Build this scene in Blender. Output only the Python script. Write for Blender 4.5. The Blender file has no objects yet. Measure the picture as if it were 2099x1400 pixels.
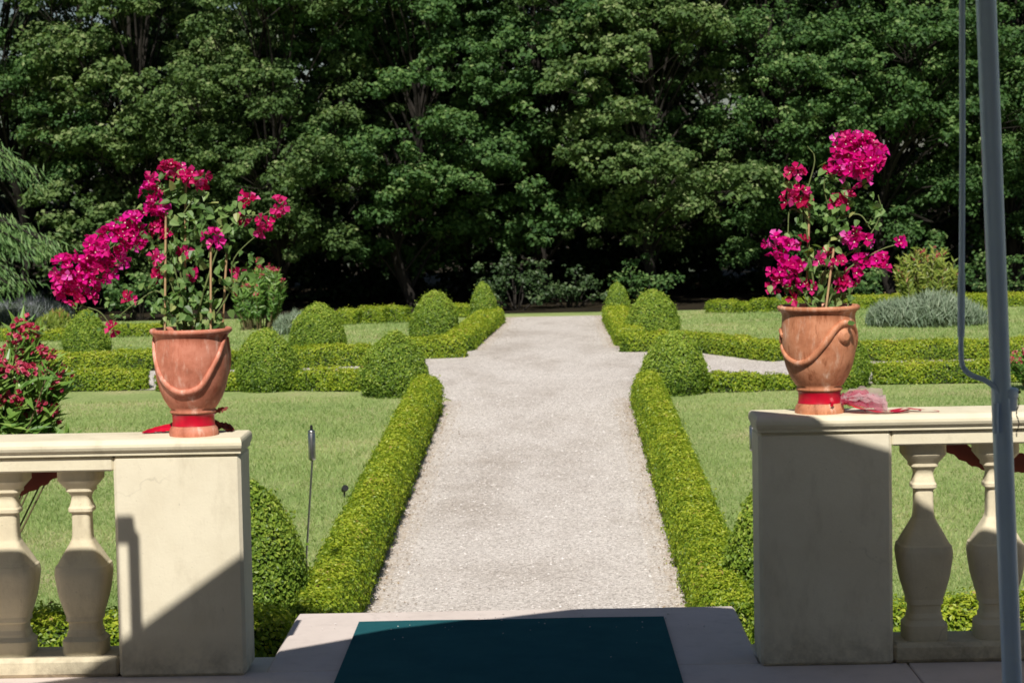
import bpy, math, random
import numpy as np
from mathutils import Matrix, Vector

rng = np.random.default_rng(11)
random.seed(11)
R_ = math.radians
scene = bpy.context.scene
COL = scene.collection

# ------------------------------------------------------------------ camera
FPX, W0, H0 = 4500.0, 2099.0, 1400.0
S = FPX / 6900.0  # depth scale: distances below were first measured for a longer lens
EYE = 1.72
PITCH, YAW, ROLL = math.degrees(math.atan(309.9 / FPX)), math.degrees(math.atan(56.7 / FPX)), 1.15
CAMROT = (Matrix.Rotation(R_(YAW), 3, 'Z') @ Matrix.Rotation(R_(90 - PITCH), 3, 'X') @ Matrix.Rotation(R_(-ROLL), 3, 'Z'))
cam_d = bpy.data.cameras.new('camera')
cam = bpy.data.objects.new('camera', cam_d)
COL.objects.link(cam)
cam_d.sensor_width = 36.0
cam_d.lens = 36.0 * FPX / W0
cam_d.clip_start = 0.1
cam_d.clip_end = 2000
cam.matrix_world = Matrix.Translation((0, 0, EYE)) @ CAMROT.to_4x4()
cam_d.dof.use_dof = True
cam_d.dof.focus_distance = 14.5 * S
cam_d.dof.aperture_fstop = 9.0
scene.camera = cam
scene.view_settings.view_transform = 'Standard'
scene.view_settings.look = 'None'
scene.view_settings.exposure = 0
scene.cycles.filter_width = 1.65
scene.cycles.max_bounces = 6
scene.cycles.transparent_max_bounces = 6


def ray(px, py):
    return CAMROT @ Vector((px - W0 / 2, H0 / 2 - py, -FPX))


def at(px, py, Y):
    d = ray(px, py)
    t = Y / d.y
    return Vector((d.x * t, Y, EYE + d.z * t))


CREST = 34.8 * S
SLOPE = 0.01913 / S


def gz(Y):
    """height of the garden: rises gently from the terrace, level beyond the crossing"""
    return np.minimum(-0.616 + SLOPE * np.clip(Y, 13.0 * S, None), -0.616 + SLOPE * CREST)


def gp(px, py):
    d = ray(px, py)
    lo, hi = 4.0, 80.0
    for _ in range(50):
        m = (lo + hi) / 2
        if EYE + d.z * (m / d.y) > gz(m):
            lo = m
        else:
            hi = m
    return Vector((d.x * lo / d.y, lo, float(gz(lo))))


# ------------------------------------------------------------------ world + sun
ELEV, AZ = 48.0, 6.0
world = bpy.data.worlds.new('World')
scene.world = world
world.use_nodes = True
wn = world.node_tree.nodes
bg = wn['Background']
sky = wn.new('ShaderNodeTexSky')
sky.sky_type = 'NISHITA'
sky.sun_disc = False
sky.sun_elevation = R_(ELEV)
sky.sun_rotation = R_(180 + AZ)
world.node_tree.links.new(sky.outputs[0], bg.inputs[0])
bg.inputs[1].default_value = 0.05
sd = bpy.data.lights.new('sun', 'SUN')
sd.energy = 5.0
sd.angle = R_(0.53)
sd.color = (1.0, 0.95, 0.86)
sun = bpy.data.objects.new('sun', sd)
COL.objects.link(sun)
SUND = Vector((math.sin(R_(AZ)) * math.cos(R_(ELEV)), math.cos(R_(AZ)) * math.cos(R_(ELEV)), -math.sin(R_(ELEV))))
sun.rotation_mode = 'QUATERNION'
sun.rotation_quaternion = SUND.to_track_quat('-Z', 'Y')
sun.location = (-3, -20, 20)


# ------------------------------------------------------------------ materials
def newmat(name):
    m = bpy.data.materials.new(name)
    m.use_nodes = True
    nt = m.node_tree
    return m, nt, nt.nodes['Principled BSDF'], nt.nodes['Material Output']


def ramp(nt, fac, stops):
    r = nt.nodes.new('ShaderNodeValToRGB')
    e = r.color_ramp.elements
    e[0].position, e[0].color = stops[0][0], (*stops[0][1], 1)
    e[1].position, e[1].color = stops[-1][0], (*stops[-1][1], 1)
    for p, c in stops[1:-1]:
        n = e.new(p)
        n.color = (*c, 1)
    nt.links.new(fac, r.inputs[0])
    return r.outputs[0]


def objco(nt, scale=(1, 1, 1)):
    t = nt.nodes.new('ShaderNodeTexCoord')
    m = nt.nodes.new('ShaderNodeMapping')
    m.inputs['Scale'].default_value = scale
    nt.links.new(t.outputs['Object'], m.inputs[0])
    return m.outputs[0]


def noise(nt, co, scale, detail=6, rough=0.6):
    n = nt.nodes.new('ShaderNodeTexNoise')
    n.inputs['Scale'].default_value = scale
    n.inputs['Detail'].default_value = detail
    n.inputs['Roughness'].default_value = rough
    nt.links.new(co, n.inputs['Vector'])
    return n.outputs['Fac']


def mixc(nt, fac, a, b, mode='MIX'):
    m = nt.nodes.new('ShaderNodeMix')
    m.data_type = 'RGBA'
    m.blend_type = mode
    for s, v in ((m.inputs['Factor'], fac), (m.inputs['A'], a), (m.inputs['B'], b)):
        if isinstance(v, (int, float)):
            s.default_value = v
        elif isinstance(v, tuple):
            s.default_value = (*v, 1)
        else:
            nt.links.new(v, s)
    return m.outputs['Result']


def bump(nt, h, strength, dist, bsdf):
    b = nt.nodes.new('ShaderNodeBump')
    b.inputs['Strength'].default_value = strength
    b.inputs['Distance'].default_value = dist
    nt.links.new(h, b.inputs['Height'])
    nt.links.new(b.outputs[0], bsdf.inputs['Normal'])


def leafmat(name, stops, transl=0.3, rough=0.45, tcol=None, patch=0.0, pscale=2.0, spec=0.4):
    m, nt, b, out = newmat(name)
    a = nt.nodes.new('ShaderNodeAttribute')
    a.attribute_name = 'tint'
    fac = a.outputs['Fac']
    if patch:
        co = objco(nt)
        n = noise(nt, co, pscale, 3)
        mm = nt.nodes.new('ShaderNodeMath')
        mm.operation = 'MULTIPLY_ADD'
        mm.inputs[1].default_value = patch * 2
        mm.inputs[2].default_value = -patch
        nt.links.new(n, mm.inputs[0])
        ad = nt.nodes.new('ShaderNodeMath')
        ad.operation = 'ADD'
        nt.links.new(mm.outputs[0], ad.inputs[0])
        nt.links.new(fac, ad.inputs[1])
        fac = ad.outputs[0]
    c = ramp(nt, fac, stops)
    nt.links.new(c, b.inputs['Base Color'])
    b.inputs['Roughness'].default_value = rough
    b.inputs['Specular IOR Level'].default_value = spec
    t = nt.nodes.new('ShaderNodeBsdfTranslucent')
    tc = mixc(nt, 1.0, c, tcol or (1.0, 1.1, 0.45), 'MULTIPLY')
    nt.links.new(tc, t.inputs['Color'])
    mx = nt.nodes.new('ShaderNodeMixShader')
    mx.inputs[0].default_value = transl
    nt.links.new(b.outputs[0], mx.inputs[1])
    nt.links.new(t.outputs[0], mx.inputs[2])
    nt.links.new(mx.outputs[0], out.inputs[0])
    return m


def plain(name, col, rough=0.6, metal=0.0, var=0.15, vscale=8.0, bmp=0.0, bscale=60.0, bdist=0.002, stretch=(1, 1, 1)):
    m, nt, b, out = newmat(name)
    co = objco(nt, stretch)
    n = noise(nt, co, vscale)
    c = ramp(nt, n, [(0.3, tuple(x * (1 - var) for x in col)), (0.7, tuple(min(1, x * (1 + var)) for x in col))])
    nt.links.new(c, b.inputs['Base Color'])
    b.inputs['Roughness'].default_value = rough
    b.inputs['Metallic'].default_value = metal
    if bmp:
        bump(nt, noise(nt, co, bscale), bmp, bdist, b)
    return m


M = {}
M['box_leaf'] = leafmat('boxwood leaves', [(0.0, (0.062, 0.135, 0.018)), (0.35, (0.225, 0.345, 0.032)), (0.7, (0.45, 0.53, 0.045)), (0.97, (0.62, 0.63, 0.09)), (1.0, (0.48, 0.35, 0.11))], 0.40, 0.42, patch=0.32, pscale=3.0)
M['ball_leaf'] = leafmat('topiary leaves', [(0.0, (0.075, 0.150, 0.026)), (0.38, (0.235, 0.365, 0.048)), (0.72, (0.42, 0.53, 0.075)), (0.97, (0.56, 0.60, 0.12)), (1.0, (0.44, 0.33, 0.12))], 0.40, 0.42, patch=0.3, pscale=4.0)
M['core'] = plain('hedge interior', (0.02, 0.034, 0.008), 0.9)  # dark solid under the leaves, so gaps read as shade
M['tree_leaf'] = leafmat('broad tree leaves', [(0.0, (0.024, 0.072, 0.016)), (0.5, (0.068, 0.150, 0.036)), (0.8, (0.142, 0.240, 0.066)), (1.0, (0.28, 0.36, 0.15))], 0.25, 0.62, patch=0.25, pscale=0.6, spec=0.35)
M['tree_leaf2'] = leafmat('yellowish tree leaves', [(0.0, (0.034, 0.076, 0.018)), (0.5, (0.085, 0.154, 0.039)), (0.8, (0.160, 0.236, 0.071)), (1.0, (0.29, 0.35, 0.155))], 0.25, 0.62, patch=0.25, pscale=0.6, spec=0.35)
M['shade_tinted_leaf'] = leafmat('leaves tinted for shade', [(0.0, (0.010, 0.026, 0.006)), (0.6, (0.024, 0.050, 0.013)), (1.0, (0.05, 0.085, 0.026))], 0.1, 0.5)  # tree leaf copy darkened to paint in the shade of the rear rows
M['shrub_leaf'] = leafmat('dull shrub leaves', [(0.0, (0.018, 0.045, 0.012)), (0.6, (0.05, 0.095, 0.03)), (1.0, (0.14, 0.19, 0.08))], 0.15, 0.5)
M['cedar'] = leafmat('cedar needles', [(0.0, (0.035, 0.095, 0.030)), (0.5, (0.11, 0.21, 0.062)), (1.0, (0.23, 0.34, 0.12))], 0.15, 0.5)
M['bark'] = plain('bark', (0.020, 0.016, 0.012), 0.9, var=0.4, vscale=12, bmp=0.7, bscale=25, bdist=0.02, stretch=(1, 1, 0.25))
M['lavender'] = leafmat('lavender leaves', [(0.0, (0.10, 0.16, 0.095)), (0.5, (0.215, 0.285, 0.19)), (1.0, (0.36, 0.42, 0.31))], 0.15, 0.6)
M['lavender2'] = leafmat('lavender flower stalks', [(0.0, (0.10, 0.135, 0.10)), (0.6, (0.22, 0.255, 0.24)), (1.0, (0.34, 0.32, 0.42))], 0.15, 0.6)
M['oleander'] = leafmat('oleander leaves', [(0.0, (0.045, 0.125, 0.025)), (0.5, (0.125, 0.26, 0.045)), (1.0, (0.27, 0.41, 0.09))], 0.28, 0.38)
M['oleander_y'] = leafmat('yellowing oleander leaves', [(0.0, (0.10, 0.16, 0.03)), (0.5, (0.21, 0.29, 0.045)), (0.85, (0.33, 0.37, 0.07)), (1.0, (0.40, 0.20, 0.08))], 0.28, 0.4)
M['ole_flower'] = leafmat('oleander petals', [(0.0, (0.38, 0.015, 0.05)), (0.5, (0.62, 0.06, 0.14)), (1.0, (0.78, 0.24, 0.34))], 0.3, 0.5, tcol=(1, .5, .6))
M['boug'] = leafmat('bougainvillea bracts', [(0.0, (0.48, 0.002, 0.10)), (0.5, (0.72, 0.004, 0.24)), (0.85, (0.80, 0.012, 0.40)), (1.0, (0.88, 0.16, 0.58))], 0.35, 0.5, tcol=(1.0, 0.6, 0.9), spec=0.25)
M['boug_red'] = leafmat('red bougainvillea bracts', [(0.0, (0.42, 0.003, 0.055)), (0.5, (0.64, 0.007, 0.15)), (1.0, (0.80, 0.07, 0.36))], 0.35, 0.5, tcol=(1.0, 0.6, 0.7), spec=0.25)
M['boug_leaf'] = leafmat('bougainvillea leaves', [(0.0, (0.055, 0.12, 0.03)), (0.5, (0.135, 0.25, 0.065)), (0.85, (0.24, 0.36, 0.12)), (1.0, (0.40, 0.44, 0.16))], 0.3, 0.42)
M['boug_centre'] = plain('flower centres', (0.75, 0.62, 0.5), 0.6)
M['stem'] = plain('woody stems', (0.15, 0.12, 0.055), 0.8, var=0.3)
M['green_stem'] = plain('green stems', (0.13, 0.17, 0.05), 0.7, var=0.3)
M['cane'] = plain('bamboo cane', (0.50, 0.32, 0.17), 0.55, var=0.2, vscale=30)
M['soil'] = plain('potting soil', (0.03, 0.02, 0.014), 0.95, bmp=0.8, bscale=80, bdist=0.01)
M['grass_blade'] = leafmat('grass blades', [(0.0, (0.19, 0.30, 0.085)), (0.5, (0.335, 0.455, 0.155)), (0.8, (0.46, 0.53, 0.22)), (1.0, (0.62, 0.56, 0.32))], 0.35, 0.55, patch=0.35, pscale=1.1)


def ground_mat(name, c0, c1, c2, scale=1.2):
    m, nt, b, out = newmat(name)
    co = objco(nt)
    big = noise(nt, co, scale, 5)
    fine = noise(nt, objco(nt, (1, 0.45, 1)), 45, 8, 0.75)
    a = ramp(nt, big, [(0.32, c0), (0.5, c1), (0.68, c2)])
    f = ramp(nt, fine, [(0.3, (0.55, 0.6, 0.5)), (0.5, (1, 1, 1)), (0.72, (1.35, 1.35, 1.2))])
    c = mixc(nt, 0.85, a, f, 'MULTIPLY')
    nt.links.new(c, b.inputs['Base Color'])
    b.inputs['Roughness'].default_value = 0.9
    b.inputs['Specular IOR Level'].default_value = 0.15
    bump(nt, fine, 0.9, 0.03, b)
    return m


M['lawn'] = ground_mat('lawn ground', (0.28, 0.375, 0.125), (0.375, 0.455, 0.175), (0.49, 0.48, 0.24))
M['litter'] = ground_mat('leaf litter', (0.02, 0.017, 0.010), (0.032, 0.025, 0.015), (0.05, 0.038, 0.022))  # litter kept very dark to paint in the shade under the trees


def gravel_mat():
    m, nt, b, out = newmat('gravel')
    co = objco(nt)
    v = nt.nodes.new('ShaderNodeTexVoronoi')
    v.inputs['Scale'].default_value = 105
    nt.links.new(co, v.inputs['Vector'])
    sep = nt.nodes.new('ShaderNodeSeparateColor')
    nt.links.new(v.outputs['Color'], sep.inputs[0])
    st = ramp(nt, sep.outputs[0], [(0.0, (0.34, 0.31, 0.29)), (0.3, (0.545, 0.505, 0.475)), (0.7, (0.65, 0.605, 0.575)), (1.0, (0.83, 0.785, 0.75))])
    big = noise(nt, objco(nt, (1, .45, 1)), 1.7, 7, 0.65)
    w = ramp(nt, big, [(0.3, (0.78, 0.74, 0.70)), (0.5, (1.0, 0.98, 0.96)), (0.72, (1.10, 1.09, 1.08))])
    c = mixc(nt, 1.0, st, w, 'MULTIPLY')
    # darker, browner litter close to the hedges
    at_ = nt.nodes.new('ShaderNodeAttribute')
    at_.attribute_name = 'tint'
    n2 = noise(nt, co, 14, 6, 0.7)
    mul = nt.nodes.new('ShaderNodeMath')
    mul.operation = 'MULTIPLY'
    nt.links.new(at_.outputs['Fac'], mul.inputs[0])
    r2 = ramp(nt, n2, [(0.35, (0, 0, 0)), (0.62, (1, 1, 1))])
    nt.links.new(r2, mul.inputs[1])
    c = mixc(nt, mul.outputs[0], c, (0.50, 0.385, 0.275))
    nt.links.new(c, b.inputs['Base Color'])
    b.inputs['Roughness'].default_value = 0.9
    b.inputs['Specular IOR Level'].default_value = 0.2
    bump(nt, v.outputs['Distance'], 0.7, 0.007, b)
    return m


M['gravel'] = gravel_mat()
M['pebble'] = leafmat('pebbles', [(0.0, (0.42, 0.385, 0.36)), (0.6, (0.64, 0.595, 0.575)), (1.0, (0.80, 0.77, 0.75))], 0.0, 0.85)


def stone_mat(name, base, dark, stain, bmp=0.25, dirt=True):
    m, nt, b, out = newmat(name)
    co = objco(nt)
    n1 = noise(nt, co, 3.5, 8, 0.65)
    n2 = noise(nt, objco(nt, (1, 1, 0.35)), 9, 8, 0.7)
    c = ramp(nt, n1, [(0.3, dark), (0.55, base), (0.8, tuple(min(1, x * 1.06) for x in base))])
    s = ramp(nt, n2, [(0.52, (0, 0, 0)), (0.75, (1, 1, 1))])
    mm = nt.nodes.new('ShaderNodeMath')
    mm.operation = 'MULTIPLY'
    mm.inputs[1].default_value = 0.55
    nt.links.new(s, mm.inputs[0])
    c = mixc(nt, mm.outputs[0], c, stain)
    # hairline cracks, broken up by noise
    vo = nt.nodes.new('ShaderNodeTexVoronoi')
    vo.feature = 'DISTANCE_TO_EDGE'
    vo.inputs['Scale'].default_value = 2.6
    wv = nt.nodes.new('ShaderNodeTexNoise')
    wv.inputs['Scale'].default_value = 5
    wv.inputs['Detail'].default_value = 6
    nt.links.new(co, wv.inputs['Vector'])
    nt.links.new(mixc(nt, 0.22, co, wv.outputs['Color']), vo.inputs['Vector'])
    cr = ramp(nt, vo.outputs['Distance'], [(0.0, (1, 1, 1)), (0.010, (0, 0, 0))])
    mk = ramp(nt, noise(nt, co, 2.1, 3), [(0.54, (0, 0, 0)), (0.66, (.28, .28, .28))])
    m3 = nt.nodes.new('ShaderNodeMath')
    m3.operation = 'MULTIPLY'
    nt.links.new(cr, m3.inputs[0])
    nt.links.new(mk, m3.inputs[1])
    c = mixc(nt, m3.outputs[0], c, tuple(x * .55 for x in stain))
    # small dark pits and lichen specks
    sp_ = ramp(nt, noise(nt, co, 70, 4, 0.6), [(0.68, (0, 0, 0)), (0.76, (.5, .5, .5))])
    c = mixc(nt, sp_, c, tuple(x * .7 for x in stain))
    # dirt low down on the stone (splash from the floor)
    if not dirt:
        nt.links.new(c, b.inputs['Base Color'])
        b.inputs['Roughness'].default_value = 0.85
        b.inputs['Specular IOR Level'].default_value = 0.2
        bump(nt, noise(nt, co, 55, 10, 0.7), bmp, 0.006, b)
        return m
    g = nt.nodes.new('ShaderNodeSeparateXYZ')
    nt.links.new(co, g.inputs[0])
    lo = nt.nodes.new('ShaderNodeMapRange')
    lo.inputs['From Min'].default_value = 0.16
    lo.inputs['From Max'].default_value = 0.0
    nt.links.new(g.outputs['Z'], lo.inputs['Value'])
    m2 = nt.nodes.new('ShaderNodeMath')
    m2.operation = 'MULTIPLY'
    nt.links.new(lo.outputs[0], m2.inputs[0])
    nt.links.new(ramp(nt, noise(nt, co, 14, 8, 0.7), [(0.35, (0, 0, 0)), (0.7, (.8, .8, .8))]), m2.inputs[1])
    c = mixc(nt, m2.outputs[0], c, (0.17, 0.14, 0.10))
    nt.links.new(c, b.inputs['Base Color'])
    b.inputs['Roughness'].default_value = 0.85
    b.inputs['Specular IOR Level'].default_value = 0.2
    bump(nt, noise(nt, co, 55, 10, 0.7), bmp, 0.006, b)
    return m


M['plaster'] = stone_mat('cream plaster', (0.82, 0.75, 0.585), (0.74, 0.665, 0.505), (0.55, 0.48, 0.35))
M['coping'] = stone_mat('cream cast stone', (0.80, 0.73, 0.55), (0.70, 0.625, 0.455), (0.48, 0.42, 0.30))
M['baluster'] = stone_mat('weathered cast stone', (0.76, 0.675, 0.49), (0.62, 0.54, 0.385), (0.34, 0.28, 0.18), 0.4)
M['paving'] = stone_mat('pinkish paving', (0.71, 0.62, 0.575), (0.64, 0.56, 0.515), (0.50, 0.43, 0.40), 0.2, False)
M['kerb'] = stone_mat('pale kerb stone', (0.70, 0.66, 0.57), (0.6, 0.55, 0.47), (0.46, 0.41, 0.34), dirt=False)


def mat_mat():
    m, nt, b, out = newmat('ribbed teal matting')
    co = objco(nt)
    w = nt.nodes.new('ShaderNodeTexWave')
    w.bands_direction = 'Y'
    w.inputs['Scale'].default_value = 38
    w.inputs['Distortion'].default_value = 0.4
    nt.links.new(co, w.inputs['Vector'])
    n = noise(nt, co, 4, 8, 0.7)
    c = ramp(nt, n, [(0.3, (0.014, 0.095, 0.115)), (0.7, (0.026, 0.135, 0.155))])
    c = mixc(nt, 0.5, c, ramp(nt, w.outputs['Fac'], [(0, (0.6, 0.6, 0.6)), (1, (1.15, 1.15, 1.15))]), 'MULTIPLY')
    nt.links.new(c, b.inputs['Base Color'])
    b.inputs['Roughness'].default_value = 0.9
    b.inputs['Specular IOR Level'].default_value = 0.1
    mx = nt.nodes.new('ShaderNodeMath')
    mx.operation = 'ADD'
    nt.links.new(w.outputs['Fac'], mx.inputs[0])
    nt.links.new(noise(nt, co, 220, 4), mx.inputs[1])
    bump(nt, mx.outputs[0], 0.5, 0.004, b)
    return m


M['mat'] = mat_mat()


def terracotta(name, base, pale, dark):
    m, nt, b, out = newmat(name)
    st = objco(nt, (1, 1, 0.22))
    co = objco(nt)
    n1 = noise(nt, st, 34, 8, 0.7)
    n2 = noise(nt, co, 11, 8, 0.65)
    c = ramp(nt, n1, [(0.34, dark), (0.455, base), (0.54, base), (0.68, pale)])
    c = mixc(nt, 0.65, c, ramp(nt, n2, [(0.36, (0.60, 0.52, 0.48)), (0.5, (1, 1, 1)), (0.62, (1.25, 1.45, 1.6))]), 'MULTIPLY')
    nt.links.new(c, b.inputs['Base Color'])
    b.inputs['Roughness'].default_value = 0.62
    b.inputs['Specular IOR Level'].default_value = 0.35
    bump(nt, noise(nt, co, 40, 8, 0.7), 0.25, 0.004, b)
    return m


M['terra_pink'] = terracotta('pinkish terracotta', (0.58, 0.205, 0.128), (0.74, 0.42, 0.32), (0.47, 0.14, 0.08))
M['terra_orange'] = terracotta('orange terracotta', (0.57, 0.23, 0.12), (0.74, 0.46, 0.33), (0.32, 0.105, 0.045))
M['ribbon'] = plain('red satin ribbon', (0.50, 0.004, 0.025), 0.35, var=0.25, vscale=20)
M['swag'] = leafmat('sheer dark red cloth', [(0.0, (0.22, 0.05, 0.04)), (1.0, (0.32, 0.09, 0.07))], 0.4, 0.6, tcol=(1, .6, .6))
M['tulle'] = leafmat('pink tulle', [(0.0, (0.62, 0.05, 0.13)), (0.5, (0.74, 0.18, 0.30)), (1.0, (0.74, 0.58, 0.60))], 0.5, 0.6, tcol=(1, .8, .85))
_t = M['tulle'].node_tree
_o = _t.nodes['Material Output']
_src = _o.inputs[0].links[0].from_socket
_tr = _t.nodes.new('ShaderNodeBsdfTransparent')
_mx = _t.nodes.new('ShaderNodeMixShader')
_mx.inputs[0].default_value = 0.45
_t.links.new(_src, _mx.inputs[1])
_t.links.new(_tr.outputs[0], _mx.inputs[2])
_t.links.new(_mx.outputs[0], _o.inputs[0])
M['steel'] = plain('brushed steel', (0.42, 0.42, 0.43), 0.32, 1.0, var=0.2, vscale=40)
M['dark_metal'] = plain('dark metal', (0.03, 0.03, 0.035), 0.5, 0.6)
M['pole'] = plain('blue grey paint', (0.62, 0.76, 1.0), 0.35, 0.0, var=0.08, vscale=5, bmp=0.05, bscale=120, bdist=0.001)
M['canvas'] = plain('ecru canvas', (0.30, 0.27, 0.22), 0.85, var=0.05, bmp=0.2, bscale=200)
M['black_plastic'] = plain('black plastic', (0.015, 0.015, 0.017), 0.5)
M['pale_wall'] = stone_mat('pale rendered wall', (0.62, 0.58, 0.52), (0.5, 0.46, 0.42), (0.35, 0.32, 0.28))


# ------------------------------------------------------------------ geometry
class Geo:
    def __init__(s):
        s.v, s.n, s.parts = [], 0, []

    def add(s, v, f, mat=0, tint=None, smooth=False):
        v = np.asarray(v, dtype=np.float32).reshape(-1, 3)
        f = np.asarray(f, dtype=np.int32)
        if len(f) == 0:
            return s
        s.v.append(v)
        s.parts.append((f + s.n, mat, np.full(len(f), 0.5) if tint is None else tint, smooth))
        s.n += len(v)
        return s

    def build(s, name, mats, parent=None, origin=(0, 0, 0)):
        me = bpy.data.meshes.new(name)
        v = np.concatenate(s.v) - np.asarray(origin, dtype=np.float32)
        me.vertices.add(len(v))
        me.vertices.foreach_set('co', v.astype(np.float32).ravel())
        loops = np.concatenate([p[0].ravel() for p in s.parts])
        tot = np.concatenate([np.full(len(p[0]), p[0].shape[1]) for p in s.parts])
        start = np.concatenate([[0], np.cumsum(tot)[:-1]])
        me.loops.add(len(loops))
        me.loops.foreach_set('vertex_index', loops.astype(np.int32))
        me.polygons.add(len(tot))
        me.polygons.foreach_set('loop_start', start.astype(np.int32))
        me.polygons.foreach_set('loop_total', tot.astype(np.int32))
        me.polygons.foreach_set('material_index', np.concatenate([np.full(len(p[0]), p[1]) for p in s.parts]).astype(np.int32))
        me.polygons.foreach_set('use_smooth', np.concatenate([np.full(len(p[0]), p[3]) for p in s.parts]).astype(bool))
        me.update(calc_edges=True)
        a = me.attributes.new('tint', 'FLOAT', 'FACE')
        a.data.foreach_set('value', np.concatenate([np.asarray(p[2], dtype=np.float32) for p in s.parts]))
        for m in (mats if isinstance(mats, (list, tuple)) else [mats]):
            me.materials.append(M[m])
        me.validate()
        o = bpy.data.objects.new(name, me)
        COL.objects.link(o)
        if parent is not None:
            o.parent = parent
        else:
            o.location = origin
        return o


def tag(o, label, cat, group=None, kind=None):
    if label:
        o['label'] = label
    if cat:
        o['category'] = cat
    if group:
        o['group'] = group
    if kind:
        o['kind'] = kind
    return o


def thing(name, label, cat, loc=(0, 0, 0), group=None):
    o = bpy.data.objects.new(name, None)
    COL.objects.link(o)
    o.location = loc
    o.empty_display_size = 0.1
    return tag(o, label, cat, group)


def struct(g, name, mats):
    o = g.build(name, mats)
    o['kind'] = 'structure'
    return o


def box(g, x0, x1, y0, y1, z0, z1, mat=0, bev=0.006):
    b = min(bev, (x1 - x0) / 3, (y1 - y0) / 3, (z1 - z0) / 3)
    v, f = [], []
    # bevelled box: 24 vertices
    for sx in (0, 1):
        for sy in (0, 1):
            for sz in (0, 1):
                X, Y, Z = (x0, x1)[sx], (y0, y1)[sy], (z0, z1)[sz]
                dx, dy, dz = (b, -b)[sx], (b, -b)[sy], (b, -b)[sz]
                v += [(X, Y + dy, Z + dz), (X + dx, Y, Z + dz), (X + dx, Y + dy, Z)]
    I = lambda sx, sy, sz, k: (sx * 4 + sy * 2 + sz) * 3 + k
    q = [(I(0, 0, 0, 0), I(0, 0, 1, 0), I(0, 1, 1, 0), I(0, 1, 0, 0)), (I(1, 0, 0, 0), I(1, 1, 0, 0), I(1, 1, 1, 0), I(1, 0, 1, 0)),
         (I(0, 0, 0, 1), I(1, 0, 0, 1), I(1, 0, 1, 1), I(0, 0, 1, 1)), (I(0, 1, 0, 1), I(0, 1, 1, 1), I(1, 1, 1, 1), I(1, 1, 0, 1)),
         (I(0, 0, 0, 2), I(0, 1, 0, 2), I(1, 1, 0, 2), I(1, 0, 0, 2)), (I(0, 0, 1, 2), I(1, 0, 1, 2), I(1, 1, 1, 2), I(0, 1, 1, 2))]
    t = []
    for s in (0, 1):
        for u in (0, 1):
            q += [(I(s, u, 0, 0), I(s, u, 0, 1), I(s, u, 1, 1), I(s, u, 1, 0)), (I(s, 0, u, 0), I(s, 0, u, 2), I(s, 1, u, 2), I(s, 1, u, 0)),
                  (I(0, s, u, 1), I(0, s, u, 2), I(1, s, u, 2), I(1, s, u, 1))]
            for w in (0, 1):
                t.append((I(s, u, w, 0), I(s, u, w, 1), I(s, u, w, 2)))
    g.add(v, q, mat)
    g.add(v, t, mat)


def lathe(g, prof, c, n=32, mat=0, smooth=True, square=None, cap=True, ph=0.0):
    """prof: list of (radius, z); square: chamfer ratio gives an eight-sided plan"""
    if square is not None:
        k = square
        plan = np.array([(1, -k), (1, k), (k, 1), (-k, 1), (-1, k), (-1, -k), (-k, -1), (k, -1)], float)
        n = 8
    else:
        a = np.arange(n) * 2 * math.pi / n + ph
        plan = np.stack([np.cos(a), np.sin(a)], 1)
    v = []
    for r, z in prof:
        v.append(np.concatenate([plan * r + np.array([c[0], c[1]]), np.full((n, 1), c[2] + z)], 1))
    v = np.concatenate(v)
    f = []
    for i in range(len(prof) - 1):
        for j in range(n):
            f.append((i * n + j, i * n + (j + 1) % n, (i + 1) * n + (j + 1) % n, (i + 1) * n + j))
    g.add(v, f, mat, smooth=smooth)
    if cap:
        for i, rev in ((0, True), (len(prof) - 1, False)):
            if prof[i][0] > 1e-4:
                idx = list(range(n))
                g.add(v[i * n:(i + 1) * n], [idx[::-1] if rev else idx], mat)


def tube(g, pts, rad, n=8, mat=0, cap=True):
    pts = np.asarray(pts, float)
    rad = np.full(len(pts), rad) if np.isscalar(rad) else np.asarray(rad, float)
    v = []
    for i, p in enumerate(pts):
        d = pts[min(i + 1, len(pts) - 1)] - pts[max(i - 1, 0)]
        d /= np.linalg.norm(d) + 1e-9
        ref = np.array([0, 0, 1.0]) if abs(d[2]) < 0.9 else np.array([0, 1.0, 0])
        a = np.cross(d, ref)
        a /= np.linalg.norm(a)
        b = np.cross(d, a)
        t = np.arange(n) * 2 * math.pi / n
        v.append(p + rad[i] * (np.cos(t)[:, None] * a + np.sin(t)[:, None] * b))
    f = []
    for i in range(len(pts) - 1):
        for j in range(n):
            f.append((i * n + j, i * n + (j + 1) % n, (i + 1) * n + (j + 1) % n, (i + 1) * n + j))
    v = np.concatenate(v)
    g.add(v, f, mat, smooth=True)
    if cap:
        g.add(v[:n], [list(range(n))[::-1]], mat)
        g.add(v[-n:], [list(range(n))], mat)


def smooth_path(pts, k=8):
    """Catmull-Rom through the points"""
    p = np.asarray(pts, float)
    p = np.concatenate([[2 * p[0] - p[1]], p, [2 * p[-1] - p[-2]]])
    out = []
    for i in range(1, len(p) - 2):
        for t in np.linspace(0, 1, k, endpoint=False):
            a, b, c, d = p[i - 1], p[i], p[i + 1], p[i + 2]
            out.append(0.5 * ((2 * b) + (-a + c) * t + (2 * a - 5 * b + 4 * c - d) * t * t + (-a + 3 * b - 3 * c + d) * t ** 3))
    out.append(p[-2])
    return np.array(out)


def unit(a):
    return a / (np.linalg.norm(a, axis=-1, keepdims=True) + 1e-9)


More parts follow.
